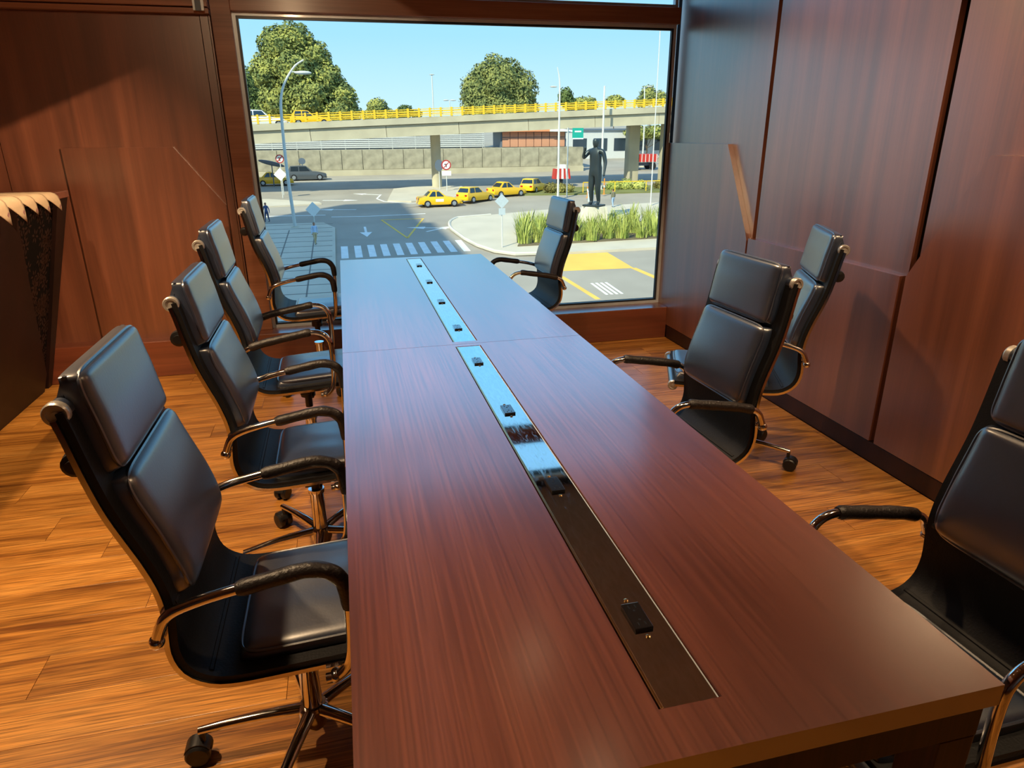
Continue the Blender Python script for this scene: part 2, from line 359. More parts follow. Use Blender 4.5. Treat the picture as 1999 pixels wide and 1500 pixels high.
# ceiling downlights
def downlight(x, y, aim, watts, size, label, blend=.35, rad=.035):
    t = thing('downlight', label, 'ceiling light', (x, y, ZC))
    MB().lathe([(.075, 0), (.075, -.008), (.06, -.012), (.055, -.002)], seg=24).build('ring', MT['alu'], t, True)
    MB().lathe([(.054, -.001), (.054, -.004)], seg=24).build('diffuser', MT['lampface'], t)
    ld = bpy.data.lights.new('downlight_lamp', 'SPOT'); ld.energy = watts; ld.color = WARM; ld.spot_size = radians(size); ld.spot_blend = blend; ld.shadow_soft_size = rad
    lo = bpy.data.objects.new('lamp', ld); COL.objects.link(lo); lo.parent = t; lo.location = (0, 0, -.03)
    lo.rotation_euler = (Vector(aim)-Vector((x, y, ZC-.03))).to_track_quat('-Z', 'Y').to_euler()
MT['lampface'] = pbr('lamp_face', (1, .8, .55), .5, emit=(1, .72, .42), estr=3, var=.02)
downlight(-1.15, 1.1, (-1.15, 1.2, 0), LAMP_W*2.8, 100, 'warm ceiling downlight over the floor left of the table, nearest')
downlight(-1.65, 2.3, (-1.1, 2.5, 0), LAMP_W*2.0, 100, 'warm ceiling downlight over the floor left of the table, middle')
downlight(1.0, 1.6, (-2.25, 4.2, .75), LAMP_W*9, 40, 'warm ceiling spot turned to the far left panels', .7, .008)
struct(B(.22, .30, -1.0, 4.38, 2.53, ZC).build('shadow_beam', MT['panel']), 'added unseen wood beam that shades the top of the far left panels')  # unseen beam, added to cast the diagonal shadow edge on the left panels
downlight(1.35, .9, (1.95, 1.9, 0), LAMP_W*1.0, 90, 'warm ceiling downlight above the chair by the right wall')
downlight(2.05, .15, (1.9, .7, 0), LAMP_W*1.1, 110, 'warm ceiling downlight above the nearest right chair')
downlight(.9, 2.45, (2.5, 2.2, .9), LAMP_W*1.6, 96, 'added unseen warm spot that brightens the right wall panels', .5)  # extra lamp, added only to brighten the right wall
downlight(-.3, .95, (-.4, 3.6, .6), LAMP_W*.8, 84, 'added unseen warm fill lamp over the near left chairs')  # added fill light for the chairs and the far wall

# ================================================================== TABLES
TW, TS, TL, TZ, TT = .977, 2.0045, 4.17, .76, .04
SA, SB = .441, .544
def table(y0, y1, s0, s1, outs, label):
    t = thing('conference_table', label, 'table', (TW/2, (y0+y1)/2, 0), 0, 'joined conference tables')
    cy = (y0+y1)/2; cx = TW/2
    def bx(x0, x1, a, b_, z0, z1, bev=0): return MB().box(x0-cx, x1-cx, a-cy, b_-cy, z0, z1, bev)
    # tabletop with the slot cut out (ring of quads)
    bm = bmesh.new(); X = [0, SA, SB, TW]; Y = [y0, s0, s1, y1]; g = {}
    for zi, z in enumerate((TZ-TT, TZ)):
        for i in range(4):
            for j in range(4): g[i, j, zi] = bm.verts.new((X[i]-cx, Y[j]-cy, z))
    for i in range(3):
        for j in range(3):
            if (i, j) == (1, 1): continue
            bm.faces.new([g[i, j, 1], g[i+1, j, 1], g[i+1, j+1, 1], g[i, j+1, 1]]); bm.faces.new([g[i, j, 0], g[i, j+1, 0], g[i+1, j+1, 0], g[i+1, j, 0]])
    def wall(a, b_): bm.faces.new([g[a+(0,)], g[b_+(0,)], g[b_+(1,)], g[a+(1,)]])
    for k in range(3):
        wall((k, 0), (k+1, 0)); wall((k+1, 3), (k, 3)); wall((0, k+1), (0, k)); wall((3, k), (3, k+1))
    wall((2, 1), (1, 1)); wall((1, 2), (2, 2)); wall((1, 1), (1, 2)); wall((2, 2), (2, 1))
    ed = [e for e in bm.edges if len(e.link_faces) == 2 and e.calc_face_angle(0) > 1 and (abs(abs(e.verts[0].co.x)-cx) < 1e-4 and abs(abs(e.verts[1].co.x)-cx) < 1e-4 or abs(abs(e.verts[0].co.y)-(y1-y0)/2) < 1e-4 and abs(abs(e.verts[1].co.y)-(y1-y0)/2) < 1e-4)]
    bmesh.ops.bevel(bm, geom=ed, offset=.0012, segments=1, affect='EDGES'); bmesh.ops.recalc_face_normals(bm, faces=bm.faces)
    me = bpy.data.meshes.new('tabletop'); bm.to_mesh(me); bm.free(); me.materials.append(MT['table']); link('tabletop', me, t)
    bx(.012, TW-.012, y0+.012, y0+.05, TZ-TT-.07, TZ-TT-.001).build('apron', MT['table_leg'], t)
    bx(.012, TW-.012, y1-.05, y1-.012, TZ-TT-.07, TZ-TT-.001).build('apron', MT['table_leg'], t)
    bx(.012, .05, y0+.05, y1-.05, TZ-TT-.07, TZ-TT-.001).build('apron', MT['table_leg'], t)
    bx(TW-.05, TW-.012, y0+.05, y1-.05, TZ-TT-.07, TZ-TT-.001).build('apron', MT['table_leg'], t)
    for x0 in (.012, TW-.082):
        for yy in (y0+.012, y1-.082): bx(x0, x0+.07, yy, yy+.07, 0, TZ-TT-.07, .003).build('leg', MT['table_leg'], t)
    bx(SA+.0005, SB-.0005, s0, s1, TZ-TT-.02, TZ-.012).build('cable_tray', MT['void'], t)
    st = bx(SA+.009, SB-.006, s0+.001, s1-.001, TZ-.006, TZ-.0012, .0006).build('metal_strip', MT['strip'], t)
    bx(SA+.0035, SA+.009, s0+.001, s1-.001, TZ-.01, TZ-.0003, .0008).build('edge_trim', MT['brass'], t)
    bx(SB-.0062, SB-.0042, s0+.001, s1-.001, TZ-.01, TZ-.0008).build('edge_trim', MT['alu'], t)
    for (ox, oy) in outs:
        o = bx(ox-.0168, ox+.0168, oy-.0335, oy+.0335, TZ-.002, TZ+.005, .0012).build('power_outlet', MT['outlet'], t)
        sl_ = MB()
        for s in (-1, 1):
            for e in (-1, 1): sl_.add(*_q(ox+e*.0062-cx, oy+s*.0185+s*.004-cy, .0011, .0042, TZ+.0052))
            sl_.lathe([(.0026, TZ+.0045), (.0026, TZ+.0053)], (ox-cx, oy+s*.0185-s*.0065-cy, 0), seg=10)
        sl_.build('socket_slots', MT['slot'], o)
        for s in (-1, 1):
            MB().lathe([(.0042, TZ-.002), (.0042, TZ+.0004), (.0025, TZ+.0014)], (ox-cx, oy+s*.0484-cy, 0), seg=12).build('screw', MT['brass'], o, True)
    return t
def _q(x, y, hx, hy, z):
    b_ = MB().box(x-hx, x+hx, y-hy, y+hy, z-.0007, z+.0001); return b_.v, b_.f
table(0, TS-.0012, .0846, 1.972, [(.4915, .2824), (.4915, .776), (.4915, 1.270), (.4915, 1.766)], 'near wood conference table with a dull brassy strip end and black outlets')
table(TS+.0012, TL, 2.04, 4.10, [(.4955, 2.256), (.4965, 2.773), (.499, 3.291), (.5, 3.835)], 'far conference table reaching the window, strip mirroring the sky')

# ================================================================== CHAIRS
PR = [(-.340, 1.150), (-.331, 1.095), (-.322, 1.055), (-.313, 1.005), (-.300, .941), (-.285, .882), (-.262, .817), (-.245, .770), (-.227, .705), (-.221, .646), (-.226, .590), (-.228, .541), (-.212, .490), (-.168, .456), (-.113, .447), (-.027, .450), (.083, .456), (.20, .462), (.312, .468)]
def catmull(P, per=8):
    out = []
    for i in range(len(P)-1):
        p0, p1, p2, p3 = P[max(i-1, 0)], P[i], P[i+1], P[min(i+2, len(P)-1)]
        for k in range(per):
            t = k/per
            out.append(tuple(.5*((2*p1[d])+(-p0[d]+p2[d])*t+(2*p0[d]-5*p1[d]+4*p2[d]-p3[d])*t*t+(-p0[d]+3*p1[d]-3*p2[d]+p3[d])*t**3) for d in range(len(p1))))
    return out+[P[-1]]
CV = catmull(PR, 8)
for _ in range(6): CV = [CV[0]]+[tuple((CV[i-1][d]+2*CV[i][d]+CV[i+1][d])/4 for d in (0, 1)) for i in range(1, len(CV)-1)]+[CV[-1]]
CL = [0]
for i in range(1, len(CV)): CL.append(CL[-1]+sqrt((CV[i][0]-CV[i-1][0])**2+(CV[i][1]-CV[i-1][1])**2))
def at(s):
    s = min(max(s, 0), CL[-1]-1e-9)
    i = max(k for k in range(len(CL)-1) if CL[k] <= s); t = (s-CL[i])/(CL[i+1]-CL[i])
    p = (CV[i][0]+(CV[i+1][0]-CV[i][0])*t, CV[i][1]+(CV[i+1][1]-CV[i][1])*t)
    a, b_ = CV[max(i-1, 0)], CV[min(i+2, len(CV)-1)]; d = (b_[0]-a[0], b_[1]-a[1]); l = sqrt(d[0]**2+d[1]**2)
    return p, (-d[1]/l, d[0]/l)
def s_z(z): return min((CL[i] for i in range(len(CV)//2)), key=lambda s: abs(at(s)[0][1]-z))
def s_u(u): return min((CL[i] for i in range(len(CV)//2, len(CV))), key=lambda s: abs(at(s)[0][0]-u))
def off(s, h, lat):
    p, n_ = at(s); return (p[0]+n_[0]*h, lat, p[1]+n_[1]*h)
def pad(s0, s1, hw, T, base=.004, crown=.008, wr=0):
    m = MB(); NS, NT = 32, 28; sm, sh = (s0+s1)/2, (s1-s0)/2; vs = []
    A = [sin(pi/2*(2*i/NS-1)) for i in range(NS+1)]; Bb = [sin(pi/2*(2*j/NT-1)) for j in range(NT+1)]
    for a in A:
        for b_ in Bb:
            h = T*((1-abs(a)**20)**.42)*((1-abs(b_)**20)**.42)+crown*(1-a*a)*(1-b_*b_)
            if wr: h += wr*sin(b_*9+a*2)*(1-a*a)*(1-b_*b_)
            vs.append(off(sm+a*sh*(1-.025*abs(b_)**10), base+h, b_*hw*(1-.03*abs(a)**10)))
    n0 = len(vs)
    for a in A:
        for b_ in Bb: vs.append(off(sm+a*sh*(1-.025*abs(b_)**10), base, b_*hw*(1-.03*abs(a)**10)))
    fs = []; w_ = NT+1
    for i in range(NS):
        for j in range(NT):
            q = i*w_+j; fs.append((q, q+1, q+w_+1, q+w_)); fs.append((n0+q, n0+q+w_, n0+q+w_+1, n0+q+1))
    return m.add(vs, fs)
def piping(s0, s1, hw, h, r=.0042):
    sm, sh = (s0+s1)/2, (s1-s0)/2; path = []
    for k in range(72):
        t = 2*pi*k/72; c, s = cos(t), sin(t); e = .22
        a = math.copysign(abs(s)**e, s); b_ = math.copysign(abs(c)**e, c)
        path.append(off(sm+a*sh*.985, h, b_*hw*.985))
    return MB().tube(path, r, 6, closed=True)
def sweep_rect(sa, sb, lat0, lat1, h0, h1, n_=60):
    vs = []; fs = []
    for i in range(n_+1):
        s = sa+(sb-sa)*i/n_
        vs += [off(s, h0, lat0), off(s, h1, lat0), off(s, h1, lat1), off(s, h0, lat1)]
    for i in range(n_):
        for k in range(4): fs.append((4*i+k, 4*i+(k+1) % 4, 4*i+4+(k+1) % 4, 4*i+4+k))
    fs += [(3, 2, 1, 0), tuple(4*n_+k for k in range(4))]
    return MB().add(vs, fs)
S_ROLL = s_z(1.095); S_END = CL[-1]
HEAD = (0.0, s_z(.938)); BACK = (s_z(.930), s_z(.52)); SEAT = (s_u(-.118), S_END-.004)
CM = {}
CM['sling'] = sweep_rect(S_ROLL, S_END, -.236, .236, -.0045, .010).mesh('sling', MT['leather_matte'], 30)
CM['headrest_pad'] = pad(*HEAD, .192, .044, crown=.005).mesh('headrest_pad', MT['leather'], 60)
CM['headrest_piping'] = piping(*HEAD, .192, .034).mesh('piping', MT['leather'], True)
CM['back_pad'] = pad(*BACK, .2, .046, crown=.008).mesh('back_pad', MT['leather'], 60)
CM['back_piping'] = piping(*BACK, .2, .036).mesh('piping', MT['leather'], True)
CM['seat_pad'] = pad(*SEAT, .2, .036, crown=.012, wr=.0015).mesh('seat_pad', MT['leather'], 60)
CM['seat_piping'] = piping(*SEAT, .2, .03).mesh('piping', MT['leather'], True)
for k, (sg, lat) in enumerate(((-1, -.232), (1, .232))):
    CM['frame%d' % k] = sweep_rect(S_ROLL+.01, S_END-.004, lat-.0105, lat+.0105, -.0155, -.005).mesh('side_frame', MT['chrome'], 40)
fold = MB()
for u0 in (-.205, -.172):
    s = s_u(u0) if u0 > -.2 else s_z(.478)
    fold.tube([off(s, .004, l*.022) for l in range(-10, 11)], [.009]*21, 8)
CM['fold'] = fold.mesh('lumbar_fold', MT['leather_matte'], True)
ru, rz = -.338, 1.092
CM['roll'] = MB().cyl((ru, -.224, rz), (ru, .224, rz), .02, 20).add(*(lambda t: (t.v, t.f))(MB().prism([(ru+.004, rz+.019), (ru-.008, rz+.017), (-.329, 1.15), (-.322, 1.15)], lambda p, q, t: (p, t, q), -.188, .188))).mesh('top_roll', MT['leather'], 40)
def cap_mesh(u, z, lat):
    s = 1 if lat > 0 else -1
    return MB().lathe([(.0235, lat-s*.012), (.0235, lat), (.021, lat+s*.004), (.015, lat+s*.004), (.0145, lat+s*.001), (.007, lat+s*.001), (.0065, lat+s*.003)], (u, 0, z), 'y', 24).mesh('end_cap', MT['steel_cap'], 30)
CM['capL'] = cap_mesh(ru, rz, .228); CM['capR'] = cap_mesh(ru, rz, -.228)
fu, fz = .318, .452
CM['froll'] = MB().cyl((fu, -.224, fz), (fu, .224, fz), .017, 16).mesh('front_roll', MT['leather'], True)
CM['fcapL'] = cap_mesh(fu, fz, .228); CM['fcapR'] = cap_mesh(fu, fz, -.228)
p_, n_ = at(s_z(.985)); ku, kz = p_[0]-n_[0]*.034, p_[1]-n_[1]*.034
CM['bar'] = MB().cyl((ku, -.205, kz), (ku, .205, kz), .014, 14).lathe([(.012, -.2), (.024, -.196), (.026, -.18), (.022, -.168), (.012, -.165)], (ku, 0, kz), 'y', 16).lathe([(.012, .165), (.022, .168), (.026, .18), (.024, .196), (.012, .2)], (ku, 0, kz), 'y', 16).mesh('back_stretcher', MT['plastic'], 40)
ARM = catmull([(-.248, .598), (-.236, .628), (-.224, .648), (-.198, .664), (-.143, .680), (-.07, .694), (0, .706), (.055, .714), (.096, .706), (.122, .682), (.133, .645), (.134, .56), (.126, .47), (.10, .432), (.07, .425)], 6)
def arm(lat): return MB().tube([(u, lat, z) for u, z in ARM], .0118, 12).blob((-.249, lat, .594), (.016, .018, .016)).blob((.09, lat*.985, .428), (.014, .02, .014)).mesh('armrest', MT['chrome'], True)
def sleeve(lat, u0, z_end, u1=None):
    pts = [(u, lat, z) for u, z in ARM if u >= u0 and z > z_end and (u1 is None or u <= u1)]
    n_ = len(pts); r = [.0175+.0005*sin(i*.9) for i in range(n_)]; r[0] = r[-1] = .0145
    return MB().tube(pts, r, 12).mesh('arm_sleeve', MT['sleeve'], True)
for k, lat in enumerate((-.258, .258)):
    CM['arm%d' % k] = arm(lat); CM['slvF%d' % k] = sleeve(lat, -.085, .60); CM['slvR%d' % k] = sleeve(lat, -.20, .66, .062)
CM['column'] = MB().lathe([(.03, .07), (.03, .085), (.026, .09), (.026, .27), (.03, .275), (.03, .29)], seg=20).mesh('column', MT['chrome'], 40)
CM['piston'] = MB().lathe([(.017, .28), (.017, .33), (.034, .335), (.034, .385)], seg=18).mesh('piston_cover', MT['plastic'], 40)
CM['mech'] = MB().box(-.10, .11, -.055, .055, .383, .43, .008).box(-.02, .02, -.225, .225, .42, .438, .003).cyl((.03, -.05, .40), (.03, -.19, .395), .006, 8).mesh('seat_mechanism', MT['plastic'])
CM['hub'] = MB().lathe([(.012, .045), (.03, .05), (.04, .075), (.04, .115), (.034, .122)], seg=20).mesh('hub', MT['chrome'], 40)
lg = MB(); 
vs = []; fs = []
for i in range(9):
    t = i/8; r_ = .03+.262*t; z = .108-.012*t+.006*sin(pi*t); hw_, hh = .019-.007*t, .015-.004*t
    for k in range(12): a = 2*pi*k/12; vs.append((r_, hw_*cos(a), z+hh*sin(a)))
for i in range(8):
    for k in range(12): fs.append((i*12+k, i*12+(k+1) % 12, i*12+12+(k+1) % 12, i*12+12+k))
fs += [tuple(range(12))[::-1], tuple(range(96, 108))]
CM['leg'] = lg.add(vs, fs).mesh('base_leg', MT['chrome'], 40)
cs = MB().cyl((.286, 0, .098), (.286, 0, .06), .008, 10)
for s in (-1, 1):
    cs.lathe([(.006, s*.006), (.029, s*.006), (.032, s*.01), (.032, s*.024), (.027, s*.029), (.01, s*.03)], (.30, 0, .032), 'y', 18)
cs.prism([(.032*cos(a)*1.12, .032*sin(a)*1.12) for a in [radians(20+16*i) for i in range(10)]], lambda p, q, t: (.30-p*.96, t, .033+q), -.021, .021)
CM['caster'] = cs.mesh('caster', MT['plastic'], 40)

def chair(x, y, yaw, dz, base, sl, label):
    t = thing('office_chair', label, 'chair', (x, y, 0), radians(yaw), 'black leather conference chairs')
    def part(n_, key, par=t, z=dz, rz=0): return link(n_, CM[key], par, (0, 0, z), (0, 0, rz))
    part('sling', 'sling')
    for k in ('headrest', 'back', 'seat'):
        p = part(k+'_pad', k+'_pad'); part('piping', k+'_piping', p, 0)
    part('side_frame', 'frame0'); part('side_frame', 'frame1'); part('lumbar_fold', 'fold')
    p = part('top_roll', 'roll'); part('end_cap', 'capL', p, 0); part('end_cap', 'capR', p, 0)
    p = part('front_roll', 'froll'); part('end_cap', 'fcapL', p, 0); part('end_cap', 'fcapR', p, 0)
    part('back_stretcher', 'bar')
    for k in (0, 1):
        p = part('armrest', 'arm%d' % k); part('arm_sleeve', 'slv%s%d' % (sl[k], k), p, 0)
    part('seat_mechanism', 'mech'); part('piston_cover', 'piston', t, dz); part('column', 'column', t, 0); part('hub', 'hub', t, 0)
    for i in range(5):
        a = radians(base-yaw+72*i); p = part('base_leg', 'leg', t, 0, a)
        c = link('caster', CM['caster'], p, (0, 0, 0)); 
    return t
chair(-.145, .896, 0, 0, 180, 'FF', 'black leather office chair nearest the camera on the left of the table')
chair(-.143, 1.804, .4, -.008, 196, 'FF', 'second black leather office chair from the camera on the left side')
chair(-.189, 2.56, 1.1, .058, 170, 'RR', 'third black leather office chair on the left, leather slid back off its chrome arm bends')
chair(-.179, 3.846, .3, .063, 150, 'FF', 'black leather office chair on the left of the table beside the window')
chair(1.184, 3.905, 182, 0, 20, 'FR', 'black leather office chair by the window at the right of the table')
chair(1.176, 1.576, 182.4, -.018, 35, 'RR', 'large black leather office chair tucked at the middle of the right table edge')
chair(1.861, 2.182, 156.2, 0, -45, 'FF', 'turned black leather office chair standing apart against the right wall')
chair(1.229, .349, 182.5, -.03, 10, 'RR', 'black leather office chair at the lower right, cut by the picture edge')

# ================================================================== COUNTER AND NAPKINS
ct = thing('reception_counter', 'dark wood counter with sloping front and floral lattice inset at the far left', 'counter', (-1.95, 3.3, 0))
kx = .35/1.23
cx_ = lambda z: kx*z            # local x of the sloping face at height z
Y0, Y1 = -1.0, .962
def face_poly(poly, d0, d1): # poly in (y,z) on the sloping plane, thickness along x
    return MB().prism(poly, lambda p, q, t: (cx_(q)+t, p, q), d0, d1)
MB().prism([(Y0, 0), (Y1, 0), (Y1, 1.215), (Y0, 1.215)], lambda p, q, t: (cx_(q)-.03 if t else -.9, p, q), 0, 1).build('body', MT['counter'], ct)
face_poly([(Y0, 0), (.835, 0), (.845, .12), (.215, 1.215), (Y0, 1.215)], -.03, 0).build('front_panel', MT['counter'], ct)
face_poly([(.90, 0), (Y1, 0), (Y1, 1.215), (.80, 1.215), (.885, .12)], -.03, 0).build('front_panel', MT['counter'], ct)
tri = [(.852, .125), (.878, .125), (.79, 1.20), (.235, 1.20)]
lat = face_poly(tri, -.026, -.02).build('lattice_panel', MT['void'], ct)
pet = MB(); rnd = random.Random(5)
for i in range(90):
    z = .18+1.0*rnd.random()**.8; yl = .845-(z-.12)*.575; yr = .875-(z-.12)*.079
    if yr-yl < .05: continue
    yy = yl+.02+(yr-yl-.04)*rnd.random(); r_ = min(.05, (yr-yl)*.3)
    for k in range(6):
        a = k*pi/3+i; c, s = cos(a), sin(a)
        pts = [(yy+c*r_*d-s*w_*r_, z+s*r_*d+c*w_*r_) for d, w_ in ((.2, 0), (.55, .16), (.95, 0), (.55, -.16))]
        q = [(cx_(pz)-.019, py, pz) for py, pz in pts]; pet.add(q, [(0, 1, 2, 3)])
pet.build('floral_cutwork', MT['lattice'], lat)['kind'] = 'stuff'
B(-.95, kx*1.215+.012, Y0, Y1, 1.2152, 1.2552, bev=.003).build('counter_top', MT['plinth'], ct)

def napkin(yp, zt, wd, label, zlift, back):
    # square of cloth lying on the counter, one corner hanging over its front edge (x = xe)
    t = thing('napkin', label, 'napkin', (-1.60, yp, 1.2552), 0, 'cream napkins hanging over the counter edge')
    xe = kx*1.215+.012-.35; rows = []
    prof = [(-.42, .0), (-.25, .0), (-.08, 0), (-.02, 0.0), (.004, -.006), (.018, -.022), (.022, -.05), (.020, -.08), (.018, zt)]
    vs = []; fs = []; NW = 8
    for i, (px, pz) in enumerate(prof):
        f = max(0.0, (-pz)/(-zt)) if pz < 0 else 0
        for k in range(NW+1):
            u_ = k/NW
            # right edge vertical, left edge runs up from the point
            yy = -wd*(1-u_)*(1-f)+.015*sin(i*.9)*(1-f)
            vs.append((px+xe+.006+zlift*.7, yy, pz+zlift+.004+.006*sin(u_*7+i)*(0 if pz < -.01 else .3)+(back*(1-u_) if i == 0 else 0)))
    for i in range(len(prof)-1):
        for k in range(NW): q = i*(NW+1)+k; fs.append((q, q+1, q+NW+2, q+NW+1))
    o = MB().add(vs, fs).build('cloth', MT['cream'], t, 60)
    sd = o.modifiers.new('thickness', 'SOLIDIFY'); sd.thickness = .0025; sd.offset = 1
    x = xe+.006+zlift*.7+.0235
    MB().add([(x, -.035, -.075+zlift), (x, -.018, -.06+zlift), (x, -.008, -.07+zlift), (x, -.02, -.088+zlift)], [(0, 1, 2, 3)]).build('printed_mark', MT['ink'], t)
for yp, zt, wd, lb, zl, bk in [(4.02, -.105, .22, 'cream napkin hanging over the counter edge, closest to the panelled wall', .0, .0), (3.835, -.105, .22, 'cream napkin on the counter edge, second from the panelled wall', .006, 0), (3.665, -.105, .21, 'cream napkin on the counter edge, third from the panelled wall', .012, .05), (3.49, -.13, .24, 'cream napkin on the counter edge with the longest hanging point', .018, 0), (3.30, -.13, .24, 'cream napkin on the counter edge at the left picture border', .024, 0)]:
    napkin(yp, zt, wd, lb, zl, bk)

# ================================================================== OUTSIDE
gz = lambda y: -7.971+.05*y               # the street rises gently away from the building
def slab(poly, dz, th, mat, name, parent=None):
    return MB().prism(poly, lambda p, q, t: (p, q, gz(q)+t), dz-th, dz).build(name, mat, parent)
st = struct(slab([(-90, 6), (110, 6), (110, 240), (-90, 240)], 0, .5, MT['asphalt'], 'street'), 'grey asphalt street below the window')
sw = struct(slab([(-60, 6), (-.7, 6), (-.7, 54.5), (-1.6, 57), (-60, 58.5)], .14, .14, MT['paving'], 'sidewalk'), 'pale paved sidewalk at the left')
for k in range(16):
    yy = 30+k*1.75
    slab([(-22, yy), (-.9, yy), (-.9, yy+.09), (-22, yy+.09)], .147, .01, MT['paver_joint'], 'paving_joint', sw)
for k in range(5):
    xx = -2.2-k*1.9
    slab([(xx, 30), (xx+.08, 30), (xx+.08, 54), (xx, 54)], .147, .01, MT['paver_joint'], 'paving_joint', sw)
arc = [(9.9+1.9*cos(radians(a)), 52.3+5*sin(radians(a))) for a in range(100, 200, 10)]
pl_poly = [(80, 44.2), (80, 63), (30, 62), (17, 59.5), (12.3, 57.9)]+arc[1:]+[(8.3, 48), (8.75, 45.4), (9.5, 43.3), (10.6, 42.2), (13.4, 42.0)]
pz = struct(slab(pl_poly, .16, .16, MT['paving'], 'plaza'), 'pale paved plaza corner with curved kerb')
MB().tube([(x, y, gz(y)+.14) for x, y in pl_poly[4:]], .12, 6).build('kerb', MT['kerb'], pz)
isl = struct(slab([(4.3, 68.6), (6.5, 67.6), (9.5, 68.6), (12.2, 70.5), (14.2, 75.5), (13.2, 78.5), (9, 79.6), (5.6, 77.6)], .15, .15, MT['paving'], 'traffic_island'), 'pale traffic island beneath the overpass')
isl2 = struct(slab([(-30, 72.5), (-7, 72), (-2.2, 69), (-1.9, 68), (-8, 66.8), (-30, 65.5)], .13, .13, MT['paving'], 'traffic_island'), 'pale traffic island at the left')
vg = struct(slab([(18.4, 70.2), (24, 69.6), (60, 70), (60, 75), (19, 75)], .14, .14, MT['grass'], 'verge'), 'planted verge beyond the plaza')
# road paint
for k in range(10):
    x0 = -.35+.885*k; sl_ = -.17*k*.0
    slab([(x0, 43.9+.06*k), (x0+.46, 43.9+.06*k), (x0+.46, 47.7+.06*k), (x0, 47.7+.06*k)], .012, .012, MT['paint'], 'crosswalk_stripe', st)
def arrow(cx, cy, a, L_, head, mat, nm='road_arrow'):
    pts = [(-.09, -L_/2), (.09, -L_/2), (.09, L_/2-head), (.45, L_/2-head), (0, L_/2), (-.45, L_/2-head), (-.09, L_/2-head)]
    slab([(cx+p*cos(a)-q*sin(a), cy+p*sin(a)+q*cos(a)) for p, q in pts], .013, .012, mat, nm, st)
arrow(1.56, 53.0, pi, 4.2, 1.8, MT['paint']); arrow(6.4, 53.6, radians(75), 3.4, 1.4, MT['paint']); arrow(7.2, 53.0, radians(-50), 3.0, 1.3, MT['paint'])
arrow(-.5, 64.5, radians(80), 3.4, 1.3, MT['paint']); arrow(2.6, 74.5, radians(60), 3.2, 1.3, MT['paint']); arrow(-.2, 70.5, radians(-100), 3.4, 1.3, MT['paint'])
def line(pts, w_, mat, nm='road_line', h=.012):
    for (a, b_) in zip(pts[:-1], pts[1:]):
        d = Vector((b_[0]-a[0], b_[1]-a[1], 0)); nn = Vector((-d.y, d.x, 0)).normalized()*w_/2
        slab([(a[0]-nn.x, a[1]-nn.y), (b_[0]-nn.x, b_[1]-nn.y), (b_[0]+nn.x, b_[1]+nn.y), (a[0]+nn.x, a[1]+nn.y)], h, .012, mat, nm, st)
line([(3.06, 58), (4.4, 49.8), (6.5, 58)], .16, MT['ypaint']); line([(3.0, 58.1), (6.6, 58.1)], .16, MT['ypaint'])
line([(4.0, 74), (3.4, 71), (4.0, 68.8), (6.4, 67.1), (9.6, 68.1)], .16, MT['paint'])
line([(-1, 60.5), (2, 60.2), (7, 60.6)], .18, MT['paint']); line([(-12, 62.3), (-1.5, 61.6)], .2, MT['paint'])
slab([(12.1, 37.7), (16.8, 37.5), (16.85, 42.0), (13.0, 42.0)], .014, .012, MT['ypaint'], 'yellow_box', st)
line([(16.8, 37.5), (17.3, 33.6)], .35, MT['ypaint']); line([(11.9, 36.4), (12.3, 31.5)], .28, MT['ypaint'])
for k in range(4): slab([(13.0+.28*k, 32.2), (13.14+.28*k, 32.2), (13.14+.28*k, 34.6), (13.0+.28*k, 34.6)], .013, .012, MT['paint'], 'road_lettering', st)
line([(-14, 88.2), (40, 86.6)], .2, MT['kerb'], 'lane_edge')

# overpass
DY0, DY1 = 74.0, 80.6
rz_ = lambda x: 2.64+(x+7.96)*.0385       # height of the railing foot
ov = thing('overpass', 'concrete overpass with yellow railing crossing the view', 'bridge', (0, 77, 0))
def oprism(poly, y0, y1, nm, mat): return MB().prism(poly, lambda p, q, t: (p, t-77, q), y0, y1).build(nm, mat, ov)
xa, xb = -40, 70
oprism([(xa, rz_(xa)-.62), (xb, rz_(xb)-.62), (xb, rz_(xb)), (xa, rz_(xa))], DY0, DY0+.3, 'edge_beam', MT['concrete'])
oprism([(xa, rz_(xa)-.62), (xb, rz_(xb)-.62), (xb, rz_(xb)), (xa, rz_(xa))], DY1-.3, DY1, 'edge_beam', MT['concrete'])
oprism([(xa, rz_(xa)-.7), (xb, rz_(xb)-.7), (xb, rz_(xb)-.35), (xa, rz_(xa)-.35)], DY0+.3, DY1-.3, 'deck', MT['concrete'])
k = 0; x = xa
gir = MB().box(-3.73, 3.73, -.2, .2, -.55, .55).mesh('girder_panel', MT['concrete'])
while x < xb:
    xm = x+3.75
    link('girder_panel', gir, ov, (xm, DY0+.45-77, rz_(xm)-1.25), (0, -atan2(.0385, 1), 0)); x += 7.5
oprism([(xa, rz_(xa)-1.75), (xb, rz_(xb)-1.75), (xb, rz_(xb)-.7), (xa, rz_(xa)-.7)], DY0+.62, DY1-.5, 'box_girder', MT['concrete'])
for (px, py, r_) in [(10.5, 78.3, .55), (-16, 78.3, .55), (34.2, 79.4, .66), (37.8, 76.2, 1.1), (60, 78, .6)]:
    zt = rz_(px)-1.72; (MB().lathe([(r_, gz(py)-.1), (r_, zt)], (px, py-77, 0), seg=24) if px < 30 else MB().box(px-r_, px+r_, py-77-r_, py-77+r_, gz(py)-.1, zt, .06)).build('pillar', MT['concrete'], ov, 40)
for yy in (DY0+.12, DY1-.12):
    for j, hz in enumerate((.26, .5, .74)):
        MB().box(-0, xb-xa, yy-77-.04, yy-77+.04, -.036, .036).build('rail', MT['yrail'], ov)
        r_o = COL.objects[-1]; r_o.location = (xa, 0, rz_(xa)+hz); r_o.rotation_euler = (0, -atan2(.0385, 1), 0)
